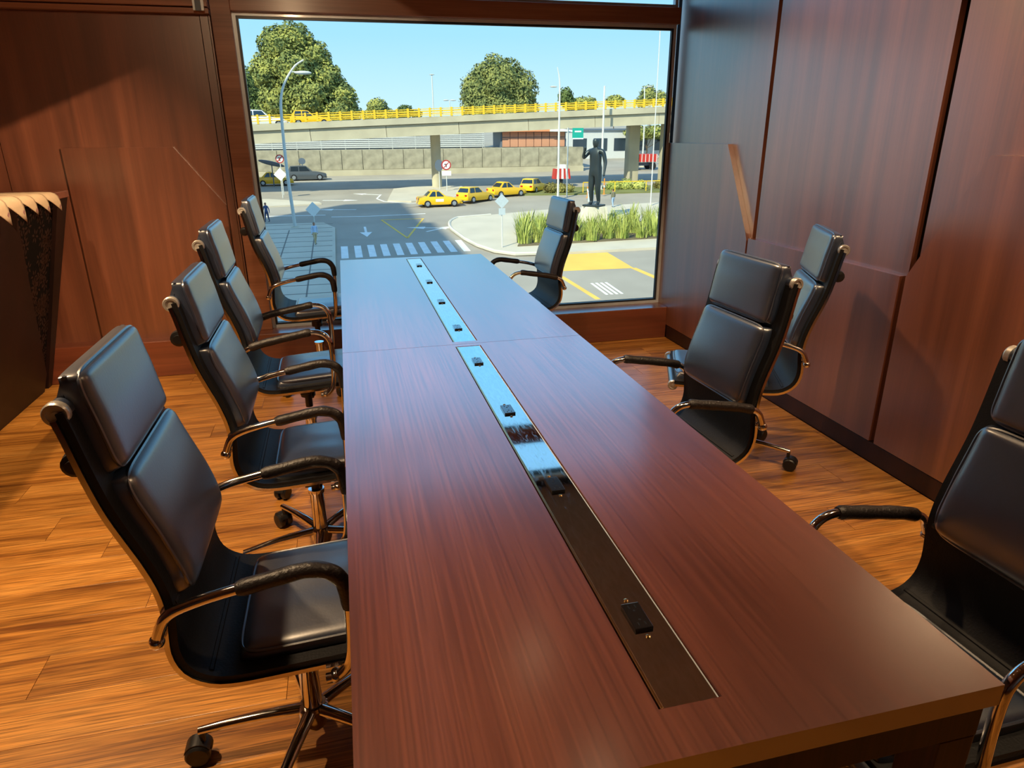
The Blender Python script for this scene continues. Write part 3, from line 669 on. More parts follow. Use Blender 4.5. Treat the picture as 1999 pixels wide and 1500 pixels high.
post = MB().box(-.1, .1, -.07, .07, 0, .86).mesh('rail_post', MT['yrail'])
x = -14.0
while x < 40:
    link('rail_post', post, ov, (x, DY0+.12-77-.08, rz_(x))); x += 1.12
# retaining wall with louvre fence
rw = thing('retaining_wall', 'stained grey concrete retaining wall behind the road', 'wall', (9, 93.6, gz(93.6)))
MB().box(-60, 24, 0, 1.0, -.5, 3.15).build('wall_core', MT['concrete2'], rw)
pn = MB().box(-1.28, 1.28, -.14, 0, .7, 3.12, .02).mesh('wall_panel', MT['concrete2'])
for k in range(17): link('wall_panel', pn, rw, (-23+2.62*k, 0, 0))
MB().box(-60, 24, -.35, 0, -.5, .68).build('footing', MT['concrete'], rw)
lf = thing('louvre_fence', 'long grey louvre fence on top of the retaining wall', 'fence', (9, 94.3, gz(93.6)+3.155))
for k in range(9): MB().box(-45, 10.2, -.03, .05, .16+.235*k, .16+.235*k+.17).build('slat', MT['louvre'], lf)
for k in range(19): MB().box(-44+3*k-.06, -44+3*k+.06, .05, .17, 0, 2.3).build('fence_post', MT['louvre'], lf)
MB().box(-45, 10.2, .2, .3, .02, 2.28).build('backing_sheet', MT['signgrey'], lf)
# station building
sb = thing('station_building', 'low salmon panelled building with an orange and white roof', 'building', (25.8, 95.3, gz(95.3)))
zb = -.12-gz(95.3)
MB().box(-6, 6.2, 0, 5, -.3, zb+.0).build('base', MT['concrete2'], sb)
for k in range(8):
    MB().box(-3.9+1.12*k+.04, -3.9+1.12*(k+1)-.04, -.03, .12, zb+.05, zb+1.25).build('panel', MT['salmon'], sb); MB().box(-3.9+1.12*k+.04, -3.9+1.12*(k+1)-.04, -.03, .12, zb+1.32, zb+1.95).build('panel', MT['salmon'], sb)
MB().box(-4.1, 5.2, .1, 5, zb, zb+2.0).build('frame', MT['signgrey'], sb)
MB().prism([(-6.4, zb+2.0), (6.4, zb+2.0), (6.4, zb+2.1), (3, zb+2.42), (0, zb+2.5), (-4, zb+2.3), (-6.4, zb+2.1)], XZ, -.9, 5.5).build('roof', MT['orange_roof'], sb)
MB().prism([(-6.5, zb+1.95), (-4.0, zb+2.0), (-4.0, zb+2.32), (-6.6, zb+2.08)], XZ, -1.0, 5.6).build('roof_end', MT['signwhite'], sb); MB().prism([(2.6, zb+2.0), (6.7, zb+1.95), (6.7, zb+2.1), (2.6, zb+2.5)], XZ, -1.0, 5.6).build('roof_end', MT['signwhite'], sb)
gb = thing('grey_building', 'grey building seen under the overpass at the right', 'building', (44, 112, gz(112)))
MB().box(-11, 14, 0, 4, -.5, 4.4).build('wall', MT['louvre'], gb); MB().box(-11.3, 14.3, -.3, 4.3, 4.4, 4.7).build('roof', MT['signgrey'], gb)
for k in range(6): MB().box(-10+3.6*k, -7.6+3.6*k, -.04, .1, 1.2, 3.2).build('window', MT['carglass'], gb)

# vehicles
def loft(stations, ring):
    vs = []; fs = []; n_ = None
    for s in stations:
        r_ = ring(s); n_ = len(r_); vs += r_
    for i in range(len(stations)-1):
        for k in range(n_): fs.append((i*n_+k, i*n_+(k+1) % n_, (i+1)*n_+(k+1) % n_, (i+1)*n_+k))
    fs += [tuple(range(n_))[::-1], tuple(range((len(stations)-1)*n_, len(stations)*n_))]
    return MB().add(vs, fs)
def car_meshes(mat, kind):
    C = {}; L_, W_ = (4.1, .82) if kind != 'suv' else (4.6, .9); h = L_/2
    zt = .92 if kind != 'suv' else 1.05; top = 1.48 if kind != 'suv' else 1.70
    hoodf = zt-.16
    S = [(-h, .62, .86, .42), (-h+.06, .72, .97, .28), (-h+.5, .80, 1.0, .22), (-.2, zt, 1.0, .2), (h-1.35, zt-.02, 1.0, .2), (h-.9, zt-.09, 1.0, .22), (h-.3, hoodf-.06, .96, .24), (h-.05, hoodf-.16, .84, .32), (h, hoodf-.28, .78, .42)]
    if kind == 'sedan': S[0], S[1], S[2] = (-h, .74, .84, .42), (-h+.06, .90, .95, .28), (-h+.75, .94, 1.0, .22)
    else: S[0], S[1], S[2] = (-h, .80, .88, .42), (-h+.06, zt, .96, .28), (-h+.5, zt, 1.0, .22)
    def ring(s):
        x, z1, w_, z0 = s; ww = W_*w_
        return [(x, -ww*.92, z0), (x, -ww, z0+.14), (x, -ww, z1-.22 if z1-.22 > z0+.16 else z0+.2), (x, -ww*.93, z1), (x, ww*.93, z1), (x, ww, z1-.22 if z1-.22 > z0+.16 else z0+.2), (x, ww, z0+.14), (x, ww*.92, z0)]
    C['body'] = loft(S, ring).mesh('body', mat, 35)
    r0, r1 = (-h+.62, h-1.45) if kind == 'sedan' else (-h+.12, h-1.6)
    tr0, tr1 = r0+(.62 if kind == 'sedan' else .35), r1-.72
    G = [(r0, zt-.05, .88), (tr0, top-.04, .74), ((tr0+tr1)/2, top, .75), (tr1, top-.05, .73), (r1+.05, zt-.08, .88)]
    C['cabin'] = loft(G, lambda s: [(s[0], -W_*.9, zt-.1), (s[0], -W_*s[2], s[1]), (s[0], -W_*s[2]*.8, s[1]+.015), (s[0], W_*s[2]*.8, s[1]+.015), (s[0], W_*s[2], s[1]), (s[0], W_*.9, zt-.1)]).mesh('cabin', mat, 30)
    win = []
    mid = (tr0+tr1)/2+.05
    for sgn in (-1, 1):
        for (xa_, xb_, ua, ub) in [(r0+.32, mid-.05, tr0+.08, mid-.05), (mid+.05, r1-.28, mid+.05, tr1-.02)]:
            zl, zh = zt+.02, top-.1
            def yy(z): return sgn*(W_*(.9+(.745-.9)*(z-(zt-.1))/(top-zt+.1))+.012)
            q = [(xa_, yy(zl), zl), (xb_, yy(zl), zl), (ub, yy(zh), zh), (ua, yy(zh), zh)]
            m_ = MB().add(q+[(a, b_-sgn*.03, c) for a, b_, c in q], [(0, 1, 2, 3), (7, 6, 5, 4), (0, 4, 5, 1), (1, 5, 6, 2), (2, 6, 7, 3), (3, 7, 4, 0)]); win.append(m_.mesh('window', MT['carglass']))
    def wscreen(xl, xh, zl, zh, d):
        wl, wh = W_*.80, W_*.66; q = [(xl+d, -wl, zl), (xl+d, wl, zl), (xh+d, wh, zh), (xh+d, -wh, zh)]
        return MB().add(q+[(a-d*2, b_, c-.02) for a, b_, c in q], [(0, 1, 2, 3), (7, 6, 5, 4), (0, 4, 5, 1), (1, 5, 6, 2), (2, 6, 7, 3), (3, 7, 4, 0)]).mesh('window', MT['carglass'])
    fx = lambda t: r1+.05+(tr1-r1-.05)*t; fz_ = lambda t: zt-.08+(top-.05-zt+.08)*t
    bx_ = lambda t: r0+(tr0-r0)*t; bz = lambda t: zt-.05+(top-.04-zt+.05)*t
    win += [wscreen(fx(.15), fx(.88), fz_(.15), fz_(.88), .02), wscreen(bx_(.2), bx_(.86), bz(.2), bz(.86), -.02)]
    C['win'] = win
    rr = .31 if kind != 'suv' else .36
    C['wheel'] = MB().lathe([(.08, -.1), (rr-.03, -.1), (rr, -.07), (rr, .07), (rr-.03, .1), (.08, .1)], axis='y', seg=18).mesh('wheel', MT['tyre'], 40)
    C['rim'] = MB().lathe([(.05, -.115), (rr*.6, -.11), (rr*.62, .11), (.05, .115)], axis='y', seg=14).mesh('hub_cap', MT['rim'], 40)
    C['wp'] = [(sx, sy, rr) for sx in (-h+.78, h-.82) for sy in (-W_*.93, W_*.93)]
    C['tails'] = [MB().box(-h-.015, -h+.08, s*W_*.66-.14, s*W_*.66+.14, .62, .80, .02).mesh('tail_light', MT['tail']) for s in (-1, 1)]
    C['heads'] = [MB().box(h-.16, h-.0, s*W_*.62-.15, s*W_*.62+.15, hoodf-.32, hoodf-.2, .02).mesh('head_light', MT['head']) for s in (-1, 1)]
    C['bump'] = [MB().box(-h-.05, -h+.15, -W_*.84, W_*.84, .26, .46, .04).mesh('bumper', mat), MB().box(h-.2, h+.03, -W_*.8, W_*.8, .24, .42, .04).mesh('bumper', mat)]
    C['panel'] = [MB().box(-.5, .25, s*W_-.012, s*W_+.012, .48, .72).mesh('door_panel', MT['signwhite']) for s in (-1, 1)]
    return C
CARS = {'taxi': car_meshes(MT['taxi'], 'sedan'), 'hatch': car_meshes(MT['taxi'], 'hatch'), 'wsuv': car_meshes(MT['carwhite'], 'suv'), 'gsuv': car_meshes(MT['cargrey'], 'suv')}
def car(key, x, y, ang, label, z=None, group=None, panel=False):
    C = CARS[key]; t = thing('car' if 'suv' in key else 'taxi', label, 'car' if 'suv' in key else 'taxi', (x, y, gz(y) if z is None else z), radians(ang), group)
    link('body', C['body'], t); cb = link('cabin', C['cabin'], t)
    for m_ in C['win']: link('window', m_, cb)
    for p in C['wp']:
        w_ = link('wheel', C['wheel'], t, p); link('hub_cap', C['rim'], w_)
    for m_ in C['tails']: link('tail_light', m_, t)
    for m_ in C['heads']: link('head_light', m_, t)
    for m_ in C['bump']: link('bumper', m_, t)
    if panel:
        for m_ in C['panel']: link('door_panel', m_, t)
    return t
TG = 'yellow taxis'
car('taxi', 8.85, 64.75, 4, 'yellow taxi leading the queue, with a pale door panel', None, TG, True)
car('hatch', 12.75, 67.0, 38, 'yellow taxi second in the queue, seen from behind', None, TG)
car('taxi', 16.6, 70.2, 22, 'yellow taxi third in the queue beside the traffic island', None, TG)
car('hatch', 20.3, 72.9, 50, 'yellow taxi last in the queue, half behind the hedge', None, TG)
car('taxi', -7.3, 84.5, 3, 'yellow taxi in the overpass shade at the left behind the lamp post', None, TG)
car('gsuv', -3.9, 89.2, 2, 'dark grey estate car driving along the retaining wall')
car('wsuv', -7.0, 76.6, 2, 'white car driving on the overpass behind the railing', rz_(-7.0)-.35)
car('hatch', -2.35, 76.4, 3, 'yellow taxi driving on the overpass behind the railing', rz_(-2.35)-.35, TG)
tk = thing('dump_truck', 'red dump truck parked under the overpass at the right', 'truck', (41.8, 93.6, gz(93.6)), radians(178))
MB().box(-1.9, .75, -1.1, 1.1, 1.05, 2.1, .05).build('tipper', MT['red'], tk); MB().box(.85, 2.1, -1.1, 1.1, .6, 2.25, .12).build('cab', MT['red'], tk)
MB().box(1.95, 2.13, -.9, .9, 1.4, 2.05, .02).build('window', MT['carglass'], tk); MB().box(-1.9, 2.0, -.5, .5, .55, .95).build('chassis', MT['signgrey'], tk)
for k in range(5): MB().box(-1.8+.55*k, -1.72+.55*k, -1.14, 1.14, 1.05, 2.1).build('side_rib', MT['signwhite'], tk)
for px in (-1.3, 1.3):
    for s in (-1, 1): o = link('wheel', MB().lathe([(.15, -.15), (.46, -.15), (.48, 0), (.46, .15), (.15, .15)], axis='y', seg=18).mesh('wheel', MT['tyre'], 40), tk, (px, s*.95, .48))

# poles and signs
def street_lamp(x, y, pts, r0, r1, head, label, group='street lamps'):
    t = thing('street_lamp', label, 'street lamp', (x, y, gz(y)), 0, group)
    P = catmull(pts, 5); n_ = len(P)
    MB().tube([(p[0], 0, p[1]) for p in P], [r0+(r1-r0)*i/(n_-1) for i in range(n_)], 8).build('pole', MT['pole'], t, True)
    MB().lathe([(.45, -.05), (.4, .12), (.12, .2)], seg=8).build('footing', MT['concrete'], t)
    for (hx, hz, s) in head:
        MB().blob((hx, 0, hz), (.62*s, .2, .13*s)).build('lamp_head', MT['pole'], t, True)
    return t
street_lamp(-3.69, 55.35, [(0, 0), (-.13, 4.4), (-.08, 8.0), (.06, 9.4), (.43, 10.4), (1.2, 11.45), (1.9, 11.9)], .13, .05, [(1.75, 11.05, 1)], 'tall curved street lamp standing on the left sidewalk', )
t = [o for o in COL.objects if o.name.startswith('street_lamp')][-1]
MB().tube([(.95, 0, 11.1), (1.3, 0, 11.1)], .04, 6).build('bracket', MT['pole'], t)
street_lamp(21.05, 66.68, [(0, 0), (.0, 6), (.02, 10), (-.05, 11.2), (-.25, 12.1)], .12, .04, [(-.6, 10.4, .6)], 'slim tall street lamp beside the green sign')
street_lamp(27.86, 72.67, [(0, 0), (0, 5), (0, 10.6)], .14, .1, [], 'straight pale pole in front of the right overpass pillar')
street_lamp(13.3, 100, [(0, 0), (0, 6), (0, 12.2)], .12, .07, [(0, 12.2, .6)], 'distant single headed lamp rising behind the railing')
street_lamp(15.6, 100, [(0, 0), (0, 5), (0, 9)], .08, .05, [(-.5, 9, .7), (.5, 9, .7)], 'distant twin headed lamp left of the round tree')
street_lamp(43.4, 97.0, [(0, 0), (0, 5), (-.3, 10.9)], .14, .08, [(.5, 10.9, .7)], 'pale lamp pole behind the red truck')
street_lamp(28.05, 60.0, [(0, 0), (-.05, 6), (-.1, 15.2)], .06, .04, [], 'thin tall mast near the right window edge')
def diamond(x, y, zc, r_, label, mat, rot=0, extra=None):
    t = thing('road_sign', label, 'road sign', (x, y, gz(y)), rot); zc -= gz(y)
    MB().cyl((0, .06, 0), (0, .06, zc+r_*.9), .045, 8).build('post', MT['pole'], t)
    MB().prism([(r_, zc), (0, zc+r_), (-r_, zc), (0, zc-r_)], XZ, -.02, .02).build('plate', mat, t)
    if extra: MB().box(-.22, .22, -.02, .02, zc-r_-.42, zc-r_+.02).build('lower_plate', mat, t)
    return t
diamond(10.23, 44.34, -2.57, .47, 'diamond road sign seen from behind on the plaza corner', MT['signback'], 0, True)
diamond(-2.28, 56.6, -3.9, .58, 'white diamond road sign above the walking pedestrian', MT['signwhite'])
diamond(-5.75, 73.3, -2.03, .62, 'white diamond road sign in front of the shaded taxi', MT['signwhite'])
def disc_sign(x, y, zc, r_, label, ring, face, plate=True, arrow_=True, sq=1):
    t = thing('road_sign', label, 'road sign', (x, y, gz(y))); zc -= gz(y)
    MB().cyl((0, .06, 0), (0, .06, zc), .045, 8).build('post', MT['pole'], t)
    d = lambda rr, a, b_: MB().prism([(rr*cos(2*pi*k/20), zc+sq*rr*sin(2*pi*k/20)) for k in range(20)], XZ, a, b_)
    d(r_, -.01, .02).build('plate', ring, t); d(r_*.76, -.02, -.005).build('face', face, t)
    if arrow_:
        MB().box(-.04, .04, -.03, -.015, zc-.22, zc+.1).box(-.2, .04, -.03, -.015, zc+.04, zc+.12).build('symbol', MT['black'], t)
        MB().prism([(-.3, zc-.24), (-.24, zc-.3), (.3, zc+.24), (.24, zc+.3)], XZ, -.032, -.02).build('bar', ring, t)
    if plate: MB().box(-.5, .5, -.02, .02, zc-r_-.55, zc-r_-.08).build('lower_plate', MT['signwhite'], t)
    return t
disc_sign(11.02, 74.32, -1.45, .52, 'red ringed no turning sign on the traffic island', MT['signred'], MT['signwhite'])
disc_sign(10.5, 76.1, -1.55, .45, 'grey oval sign back beside the no turning sign', MT['signgrey'], MT['signgrey'], False, False, 1.35)
disc_sign(-5.8, 75.6, -.62, .42, 'faded red ringed sign at the left before the retaining wall', MT['signred'], MT['signwhite'], False, True)
t = thing('oval_sign', 'dark oval board on a post near the left window edge', 'sign', (-7.3, 83.0, gz(83)), 0)
MB().cyl((0, 0, 0), (0, 0, 2.5), .06, 8).build('post', MT['signgrey'], t)
o = MB().blob((0, 0, 0), (1.42, .12, .24), 20, 8).build('board', MT['signgrey'], t, True); o.location = (0, 0, 2.52); o.rotation_euler = (0, radians(14), 0)
t = thing('round_sign', 'dark round board on a post above the grey car', 'sign', (-4.4, 91.0, gz(91)))
MB().cyl((0, 0, 0), (0, 0, 2.0), .05, 8).build('post', MT['signgrey'], t); MB().prism([(.42*cos(2*pi*k/18), 2.05+.38*sin(2*pi*k/18)) for k in range(18)], XZ, -.04, .04).build('board', MT['signgrey'], t)
t = thing('green_sign', 'green direction sign with white band on a tall pole', 'sign', (22.5, 68.28, gz(68.28)))
MB().cyl((0, 0, 0), (0, 0, 6.7), .07, 8).build('pole', MT['pole'], t); MB().cyl((0, 0, 6.3), (.6, 0, 6.3), .05, 8).build('arm', MT['pole'], t)
MB().box(.45, 1.6, -.06, .0, 5.6, 6.66).build('board', MT['signgreen'], t); MB().box(.68, 1.36, -.075, -.055, 6.26, 6.4).build('white_band', MT['signwhite'], t); MB().box(.45, 1.6, -.075, -.055, 5.6, 5.72).build('white_band', MT['signwhite'], t)
t = thing('kiosk', 'red and white striped kiosk behind the statue', 'kiosk', (24.5, 76.6, gz(76.6)))
for k in range(7): MB().prism([(-.98+.28*k, .9), (-.7+.28*k, .9), (-.62+.24*k, 2.0), (-.86+.24*k, 2.0)], XZ, -.5, .5).build('stripe', MT['red'] if k % 2 == 0 else MT['signwhite'], t)
MB().box(-.35, .45, -.4, .4, 2.0, 2.45, .05).build('top', MT['signwhite'], t); MB().box(-.5, .1, -.3, .3, 0, .9).build('base', MT['black'], t)
for i, (px, py, nm) in enumerate([(26.6, 68.4, 'left of the statue'), (33.6, 66.0, 'right of the statue'), (24.0, 66.2, 'nearest the green sign')]):
    t = thing('marker_post', 'orange marker post on the plaza, '+nm, 'post', (px, py, gz(py)+.15))
    MB().lathe([(.16, 0), (.16, .05), (.06, .08), (.06, 1.6 if i < 2 else 1.1)], seg=8).build('post', MT['orangepost'], t); MB().lathe([(.065, .7), (.065, .9)], seg=8).build('band', MT['signwhite'], t)
t = thing('barrier_tape', 'yellow rail barrier along the verge behind the statue', 'barrier', (31.5, 70.4, gz(70.4)))
MB().cyl((-6.5, 0, 1.15), (8, 0, 1.15), .05, 6).build('rail', MT['yrail'], t)
for k in range(5): MB().cyl((-6.5+3.6*k, 0, 0), (-6.5+3.6*k, 0, 1.2), .05, 6).build('post', MT['yrail'], t)
for i, (px, py, nm) in enumerate([(29.6, 55.4, 'left one beside the planting'), (33.4, 55.0, 'right one near the window edge')]):
    t = thing('bollard', 'slim white bollard on the plaza, '+nm, 'bollard', (px, py, gz(py)+.16)); MB().lathe([(.08, 0), (.08, 1.35), (.05, 1.42)], seg=10).build('post', MT['signwhite'], t); MB().lathe([(.14, 0), (.14, .05)], seg=10).build('foot', MT['pole'], t)
t = thing('litter_bin', 'pale cylindrical litter bin left of the statue', 'bin', (23.4, 63.6, gz(63.6)+.16)); MB().lathe([(.28, 0), (.32, .9)], seg=14).build('drum', MT['signback'], t); MB().lathe([(.34, .9), (.34, 1.0), (.2, 1.08)], seg=14).build('lid', MT['signwhite'], t)

# figures
def skin(name, joints, edges, sub=2):
    names = list(joints); me = bpy.data.meshes.new(name)
    me.from_pydata([joints[k][0] for k in names], [(names.index(a), names.index(b_)) for a, b_ in edges], [])
    o = bpy.data.objects.new(name, me); COL.objects.link(o)
    md = o.modifiers.new('skin', 'SKIN'); md.use_smooth_shade = True
    for i, k in enumerate(names):
        sv = me.skin_vertices[0].data[i]; r_ = joints[k][1]; sv.radius = r_ if isinstance(r_, tuple) else (r_, r_); sv.use_root = (i == 0)
    s_ = o.modifiers.new('sub', 'SUBSURF'); s_.levels = sub; s_.render_levels = sub
    dg = bpy.context.evaluated_depsgraph_get(); m2 = bpy.data.meshes.new_from_object(o.evaluated_get(dg)); m2.name = name
    bpy.data.objects.remove(o); return m2
def human(step=.16, arm_l=.1, arm_r=-.1, bulk=1.0, raise_=False):
    J = {'pelvis': ((0, 0, .92), (.15*bulk, .11*bulk)), 'waist': ((0, 0, 1.06), (.135*bulk, .10*bulk)), 'chest': ((0, .01, 1.28), (.165*bulk, .115*bulk)), 'collar': ((0, .01, 1.42), (.09, .075)), 'neck': ((0, .015, 1.49), .058), 'jaw': ((0, .035, 1.555), (.088, .095)), 'skull': ((0, .02, 1.645), (.105, .12)), 'crown': ((0, .015, 1.72), (.085, .095))}
    E_ = [('pelvis', 'waist'), ('waist', 'chest'), ('chest', 'collar'), ('collar', 'neck'), ('neck', 'jaw'), ('jaw', 'skull'), ('skull', 'crown')]
    for s, n_, st_, ar in ((1, 'l', step, arm_l), (-1, 'r', -step, arm_r)):
        J['hip'+n_] = ((s*.095, 0, .86), .108*bulk); J['knee'+n_] = ((s*.1, st_*.7+.03, .48), .07*bulk); J['ank'+n_] = ((s*.1, st_*1.3-.03, .09), .042*bulk); J['toe'+n_] = ((s*.11, st_*1.3+.13, .04), .036)
        J['sh'+n_] = ((s*.185*bulk, 0, 1.39), .058*bulk)
        if raise_ and s == 1: J['el'+n_] = ((s*.33, .16, 1.22), .046*bulk); J['wr'+n_] = ((s*.2, .3, 1.42), .034); J['ha'+n_] = ((s*.16, .32, 1.52), .036)
        else: J['el'+n_] = ((s*.25*bulk, ar*.5-.02, 1.12), .044*bulk); J['wr'+n_] = ((s*.26*bulk, ar*1.2+.04, .88), .032); J['ha'+n_] = ((s*.26*bulk, ar*1.3+.06, .77), .036)
        E_ += [('pelvis', 'hip'+n_), ('hip'+n_, 'knee'+n_), ('knee'+n_, 'ank'+n_), ('ank'+n_, 'toe'+n_), ('collar', 'sh'+n_), ('sh'+n_, 'el'+n_), ('el'+n_, 'wr'+n_), ('wr'+n_, 'ha'+n_)]
    return skin('body', J, E_)
SKINM = pbr('skin', rgb(176, 124, 96), .6, var=.05); HAIR = pbr('hair', rgb(30, 24, 20), .7, var=.1)
def person(x, y, z, rot, sc_, shirt, trousers, label, **kw):
    t = thing('person', label, 'person', (x, y, z), radians(rot)); t.scale = (sc_,)*3
    me = human(**kw); me.materials.append(SKINM); me.materials.append(shirt); me.materials.append(trousers); me.materials.append(MT['black']); me.materials.append(HAIR)
    for p in me.polygons:
        c = p.center
        p.material_index = 3 if c.z < .075 else 2 if c.z < .95 and abs(c.x) < .215 else 0 if c.z > 1.46 or c.z < .86 else 1
        if c.z > 1.68 or (c.z > 1.58 and c.y < .0): p.material_index = 4
        p.use_smooth = True
    link('body', me, t); return t
mS = lambda nm, c: pbr(nm, rgb(*c), .8, var=.08)
person(-2.0, 48.2, gz(48.2)+.14, 200, .86, mS('pale_shirt', (186, 205, 228)), mS('tan_trousers', (196, 172, 130)), 'pedestrian in a pale blue top and tan trousers on the left sidewalk', step=.2)
person(-6.05, 59.0, gz(59.0), 150, .9, mS('navy_jacket', (70, 88, 128)), mS('navy_trousers', (60, 72, 104)), 'pedestrian in dark blue partly hidden by the left window frame', step=.12)
person(24.22, 59.85, gz(59.85)+.16, 10, .93, mS('green_jacket', (120, 116, 92)), mS('jeans', (150, 172, 196)), 'pedestrian in a dull green jacket and pale jeans beside the statue', step=.16)
# statue (plain stand-in figure) and pedestal
sx, sy = 19.85, 52.9; sz = gz(sy)+.16
t = thing('pedestal', 'pale stone pedestal carrying the dark statue', 'pedestal', (sx, sy, sz))
MB().prism([(-.95, 0), (.95, 0), (.78, 1.2), (-.78, 1.2)], XZ, -.8, .8).build('block', MT['stone'], t); MB().box(-1.15, 1.15, -1.0, 1.0, -.05, .12, .02).build('foot', MT['stone'], t)
t = thing('statue', 'tall dark bronze standing figure on the pale pedestal', 'statue', (sx, sy, sz+1.2), radians(128)); t.scale = (2.75, 2.75, 3.02)
me = human(step=.03, arm_l=.02, arm_r=.02, bulk=1.28, raise_=True); me.materials.append(MT['bronze']); link('figure', me, t)
MB().box(-.26, .26, -.2, .26, .0, .05, .01).build('plinth', MT['bronze'], t)

# planting
def blades(seed, n_=74, h=1.45):
    r_ = random.Random(seed); m_ = MB()
    for i in range(n_):
        a = r_.random()*2*pi; rad = .5*sqrt(r_.random()); bx_, by_ = rad*cos(a), rad*sin(a); L_ = h*(.4+.7*r_.random()); ln = (.16+.5*r_.random()); a2 = a+r_.uniform(-.6, .6)
        w_ = .03+.022*r_.random(); dx, dy = cos(a2), sin(a2); vs = []
        for k in range(5):
            q = k/4; c = (bx_+dx*ln*q*q, by_+dy*ln*q*q, L_*q*(1-.18*q*ln)); ww = w_*(1-q)**.7+.004
            vs += [(c[0]-dy*ww, c[1]+dx*ww, c[2]), (c[0]+dy*ww, c[1]-dx*ww, c[2])]
        m_.add(vs, [(2*k, 2*k+1, 2*k+3, 2*k+2) for k in range(4)])
    return m_.mesh('blades', MT['blade'])
BL = [blades(s) for s in (1, 2, 3, 4)]
bed = struct(slab([(11.3, 44.4), (26, 45.3), (29, 51.3), (14.5, 52.6)], .24, .1, MT['soil'], 'planting_bed'), 'soil bed of the plaza planting')
rr_ = random.Random(9)
stem = MB().lathe([(.14, 0), (.2, .12), (.1, .22)], seg=8).mesh('root_crown', MT['blade'])
ROWS = ['front row', 'second row', 'third row', 'back row']; ORD = ['first', 'second', 'third', 'fourth', 'fifth', 'sixth', 'seventh', 'eighth', 'ninth', 'tenth', 'eleventh', 'twelfth']; cnt = 0
for j in range(4):
    q = 0
    for i in range(12):
        x = 12.0+i*1.25+j*.5+rr_.uniform(-.25, .25); y = 45.2+j*1.75+rr_.uniform(-.3, .3)+.05*i
        if (abs(x-sx) < 1.9 and y > 49.6) or x > 26.6: continue
        t = thing('spiky_plant', 'spiky green plant in the %s of the plaza bed, %s from the left' % (ROWS[j], ORD[q]), 'plant', (x, y, gz(y)+.24), rr_.random()*6, 'spiky plants in the plaza bed')
        s_ = rr_.uniform(.85, 1.15); t.scale = (s_*.95, s_*.95, s_); link('blades', BL[cnt % 4], t); link('root_crown', stem, t); q += 1; cnt += 1

def leaf_mesh(lobes, n_, size, mat, seed, name='foliage'):
    r_ = random.Random(seed); m_ = MB(); tot = sum(l[3]*l[4]*l[5] for l in lobes)**1.0
    vs = []; fs = []
    for (cx_, cy_, cz_, ax, ay, az) in lobes:
        k_ = int(n_*ax*ay*az/tot)
        for _ in range(k_):
            v = Vector((r_.gauss(0, 1), r_.gauss(0, 1), r_.gauss(0, 1))).normalized()
            bump = 1+.10*sin(v.x*7+cx_)*sin(v.z*6+cz_)+.06*sin(v.y*11)
            rad = bump*(.72+.32*r_.random()**.6)
            c = Vector((cx_+v.x*ax*rad, cy_+v.y*ay*rad, cz_+v.z*az*rad))
            nrm = (v+Vector((r_.uniform(-.8, .8), r_.uniform(-.8, .8), r_.uniform(-.5, .9)))).normalized()
            t1 = nrm.orthogonal().normalized(); a = r_.random()*6.28; t2 = nrm.cross(t1); u_ = t1*cos(a)+t2*sin(a); w_ = nrm.cross(u_)
            s_ = size*(.6+.8*r_.random()); o_ = len(vs)
            vs += [c-u_*s_, c+w_*s_*.55, c+u_*s_, c-w_*s_*.55]; fs.append((o_, o_+1, o_+2, o_+3))
    me = bpy.data.meshes.new(name); me.from_pydata([v[:] for v in vs], [], fs); me.materials.append(mat)
    return me
def tree(x, y, lobes, n_, size, mat, label, trunk_r=.35, seed=1, core=True):
    z0 = gz(y); t = thing('tree', label, 'tree', (x, y, z0), 0, 'trees beyond the overpass')
    L2 = [(lx-x, ly-y, lz-z0, a, b_, c) for lx, ly, lz, a, b_, c in lobes]
    top = max(l[2] for l in L2)
    MB().tube([(0, 0, -.3), (.1, 0, top*.35), (-.15, .1, top*.7), (0, 0, top)], [trunk_r, trunk_r*.8, trunk_r*.5, .06], 8).build('trunk', MT['bark'], t, True)
    for l in L2: MB().tube([(0, 0, top*.4), ((l[0])*.5, l[1]*.5, (top*.4+l[2])/2), (l[0], l[1], l[2])], [trunk_r*.4, trunk_r*.3, .05], 6).build('branch', MT['bark'], t, True)
    link('foliage', leaf_mesh(L2, n_, size, mat, seed), t)
    if core:
        c = MB()
        for l in L2: c.blob(l[:3], (l[3]*.74, l[4]*.74, l[5]*.74), 14, 9)
        c.build('inner_foliage', mat, t, True)
tree(-5.5, 131, [(-8.4, 130, 15.4, 3.0, 3, 3.2), (-5.6, 131, 16.4, 3.2, 3.2, 3.0), (-2.9, 131, 13.8, 3.1, 3.2, 3.2), (-10.2, 130, 11.6, 2.9, 3, 3.0), (-6.2, 129.5, 11.8, 4.2, 4, 3.8), (-1.4, 130.5, 10.4, 3.4, 3.4, 3.3), (1.4, 130, 7.6, 2.7, 3, 2.8), (-4.2, 129, 7.8, 4.2, 4, 3.6), (.6, 129, 5.2, 3.4, 3.4, 2.8), (-8.8, 130, 7.2, 3.4, 3.6, 3.4), (3.0, 130, 5.2, 1.7, 2, 1.7)], 28000, .27, MT['leafA'], 'very tall broad tree rising at the left behind the overpass', .7, 3)
tree(-15.4, 143, [(-15.6, 143, 9.3, 4.2, 4, 4.2), (-13.2, 143, 5.8, 4.7, 4, 3.6), (-18, 143, 5.4, 4, 4, 3.5)], 8000, .27, MT['leafC'], 'darker tree at the left window edge beside the tall tree', .4, 4)
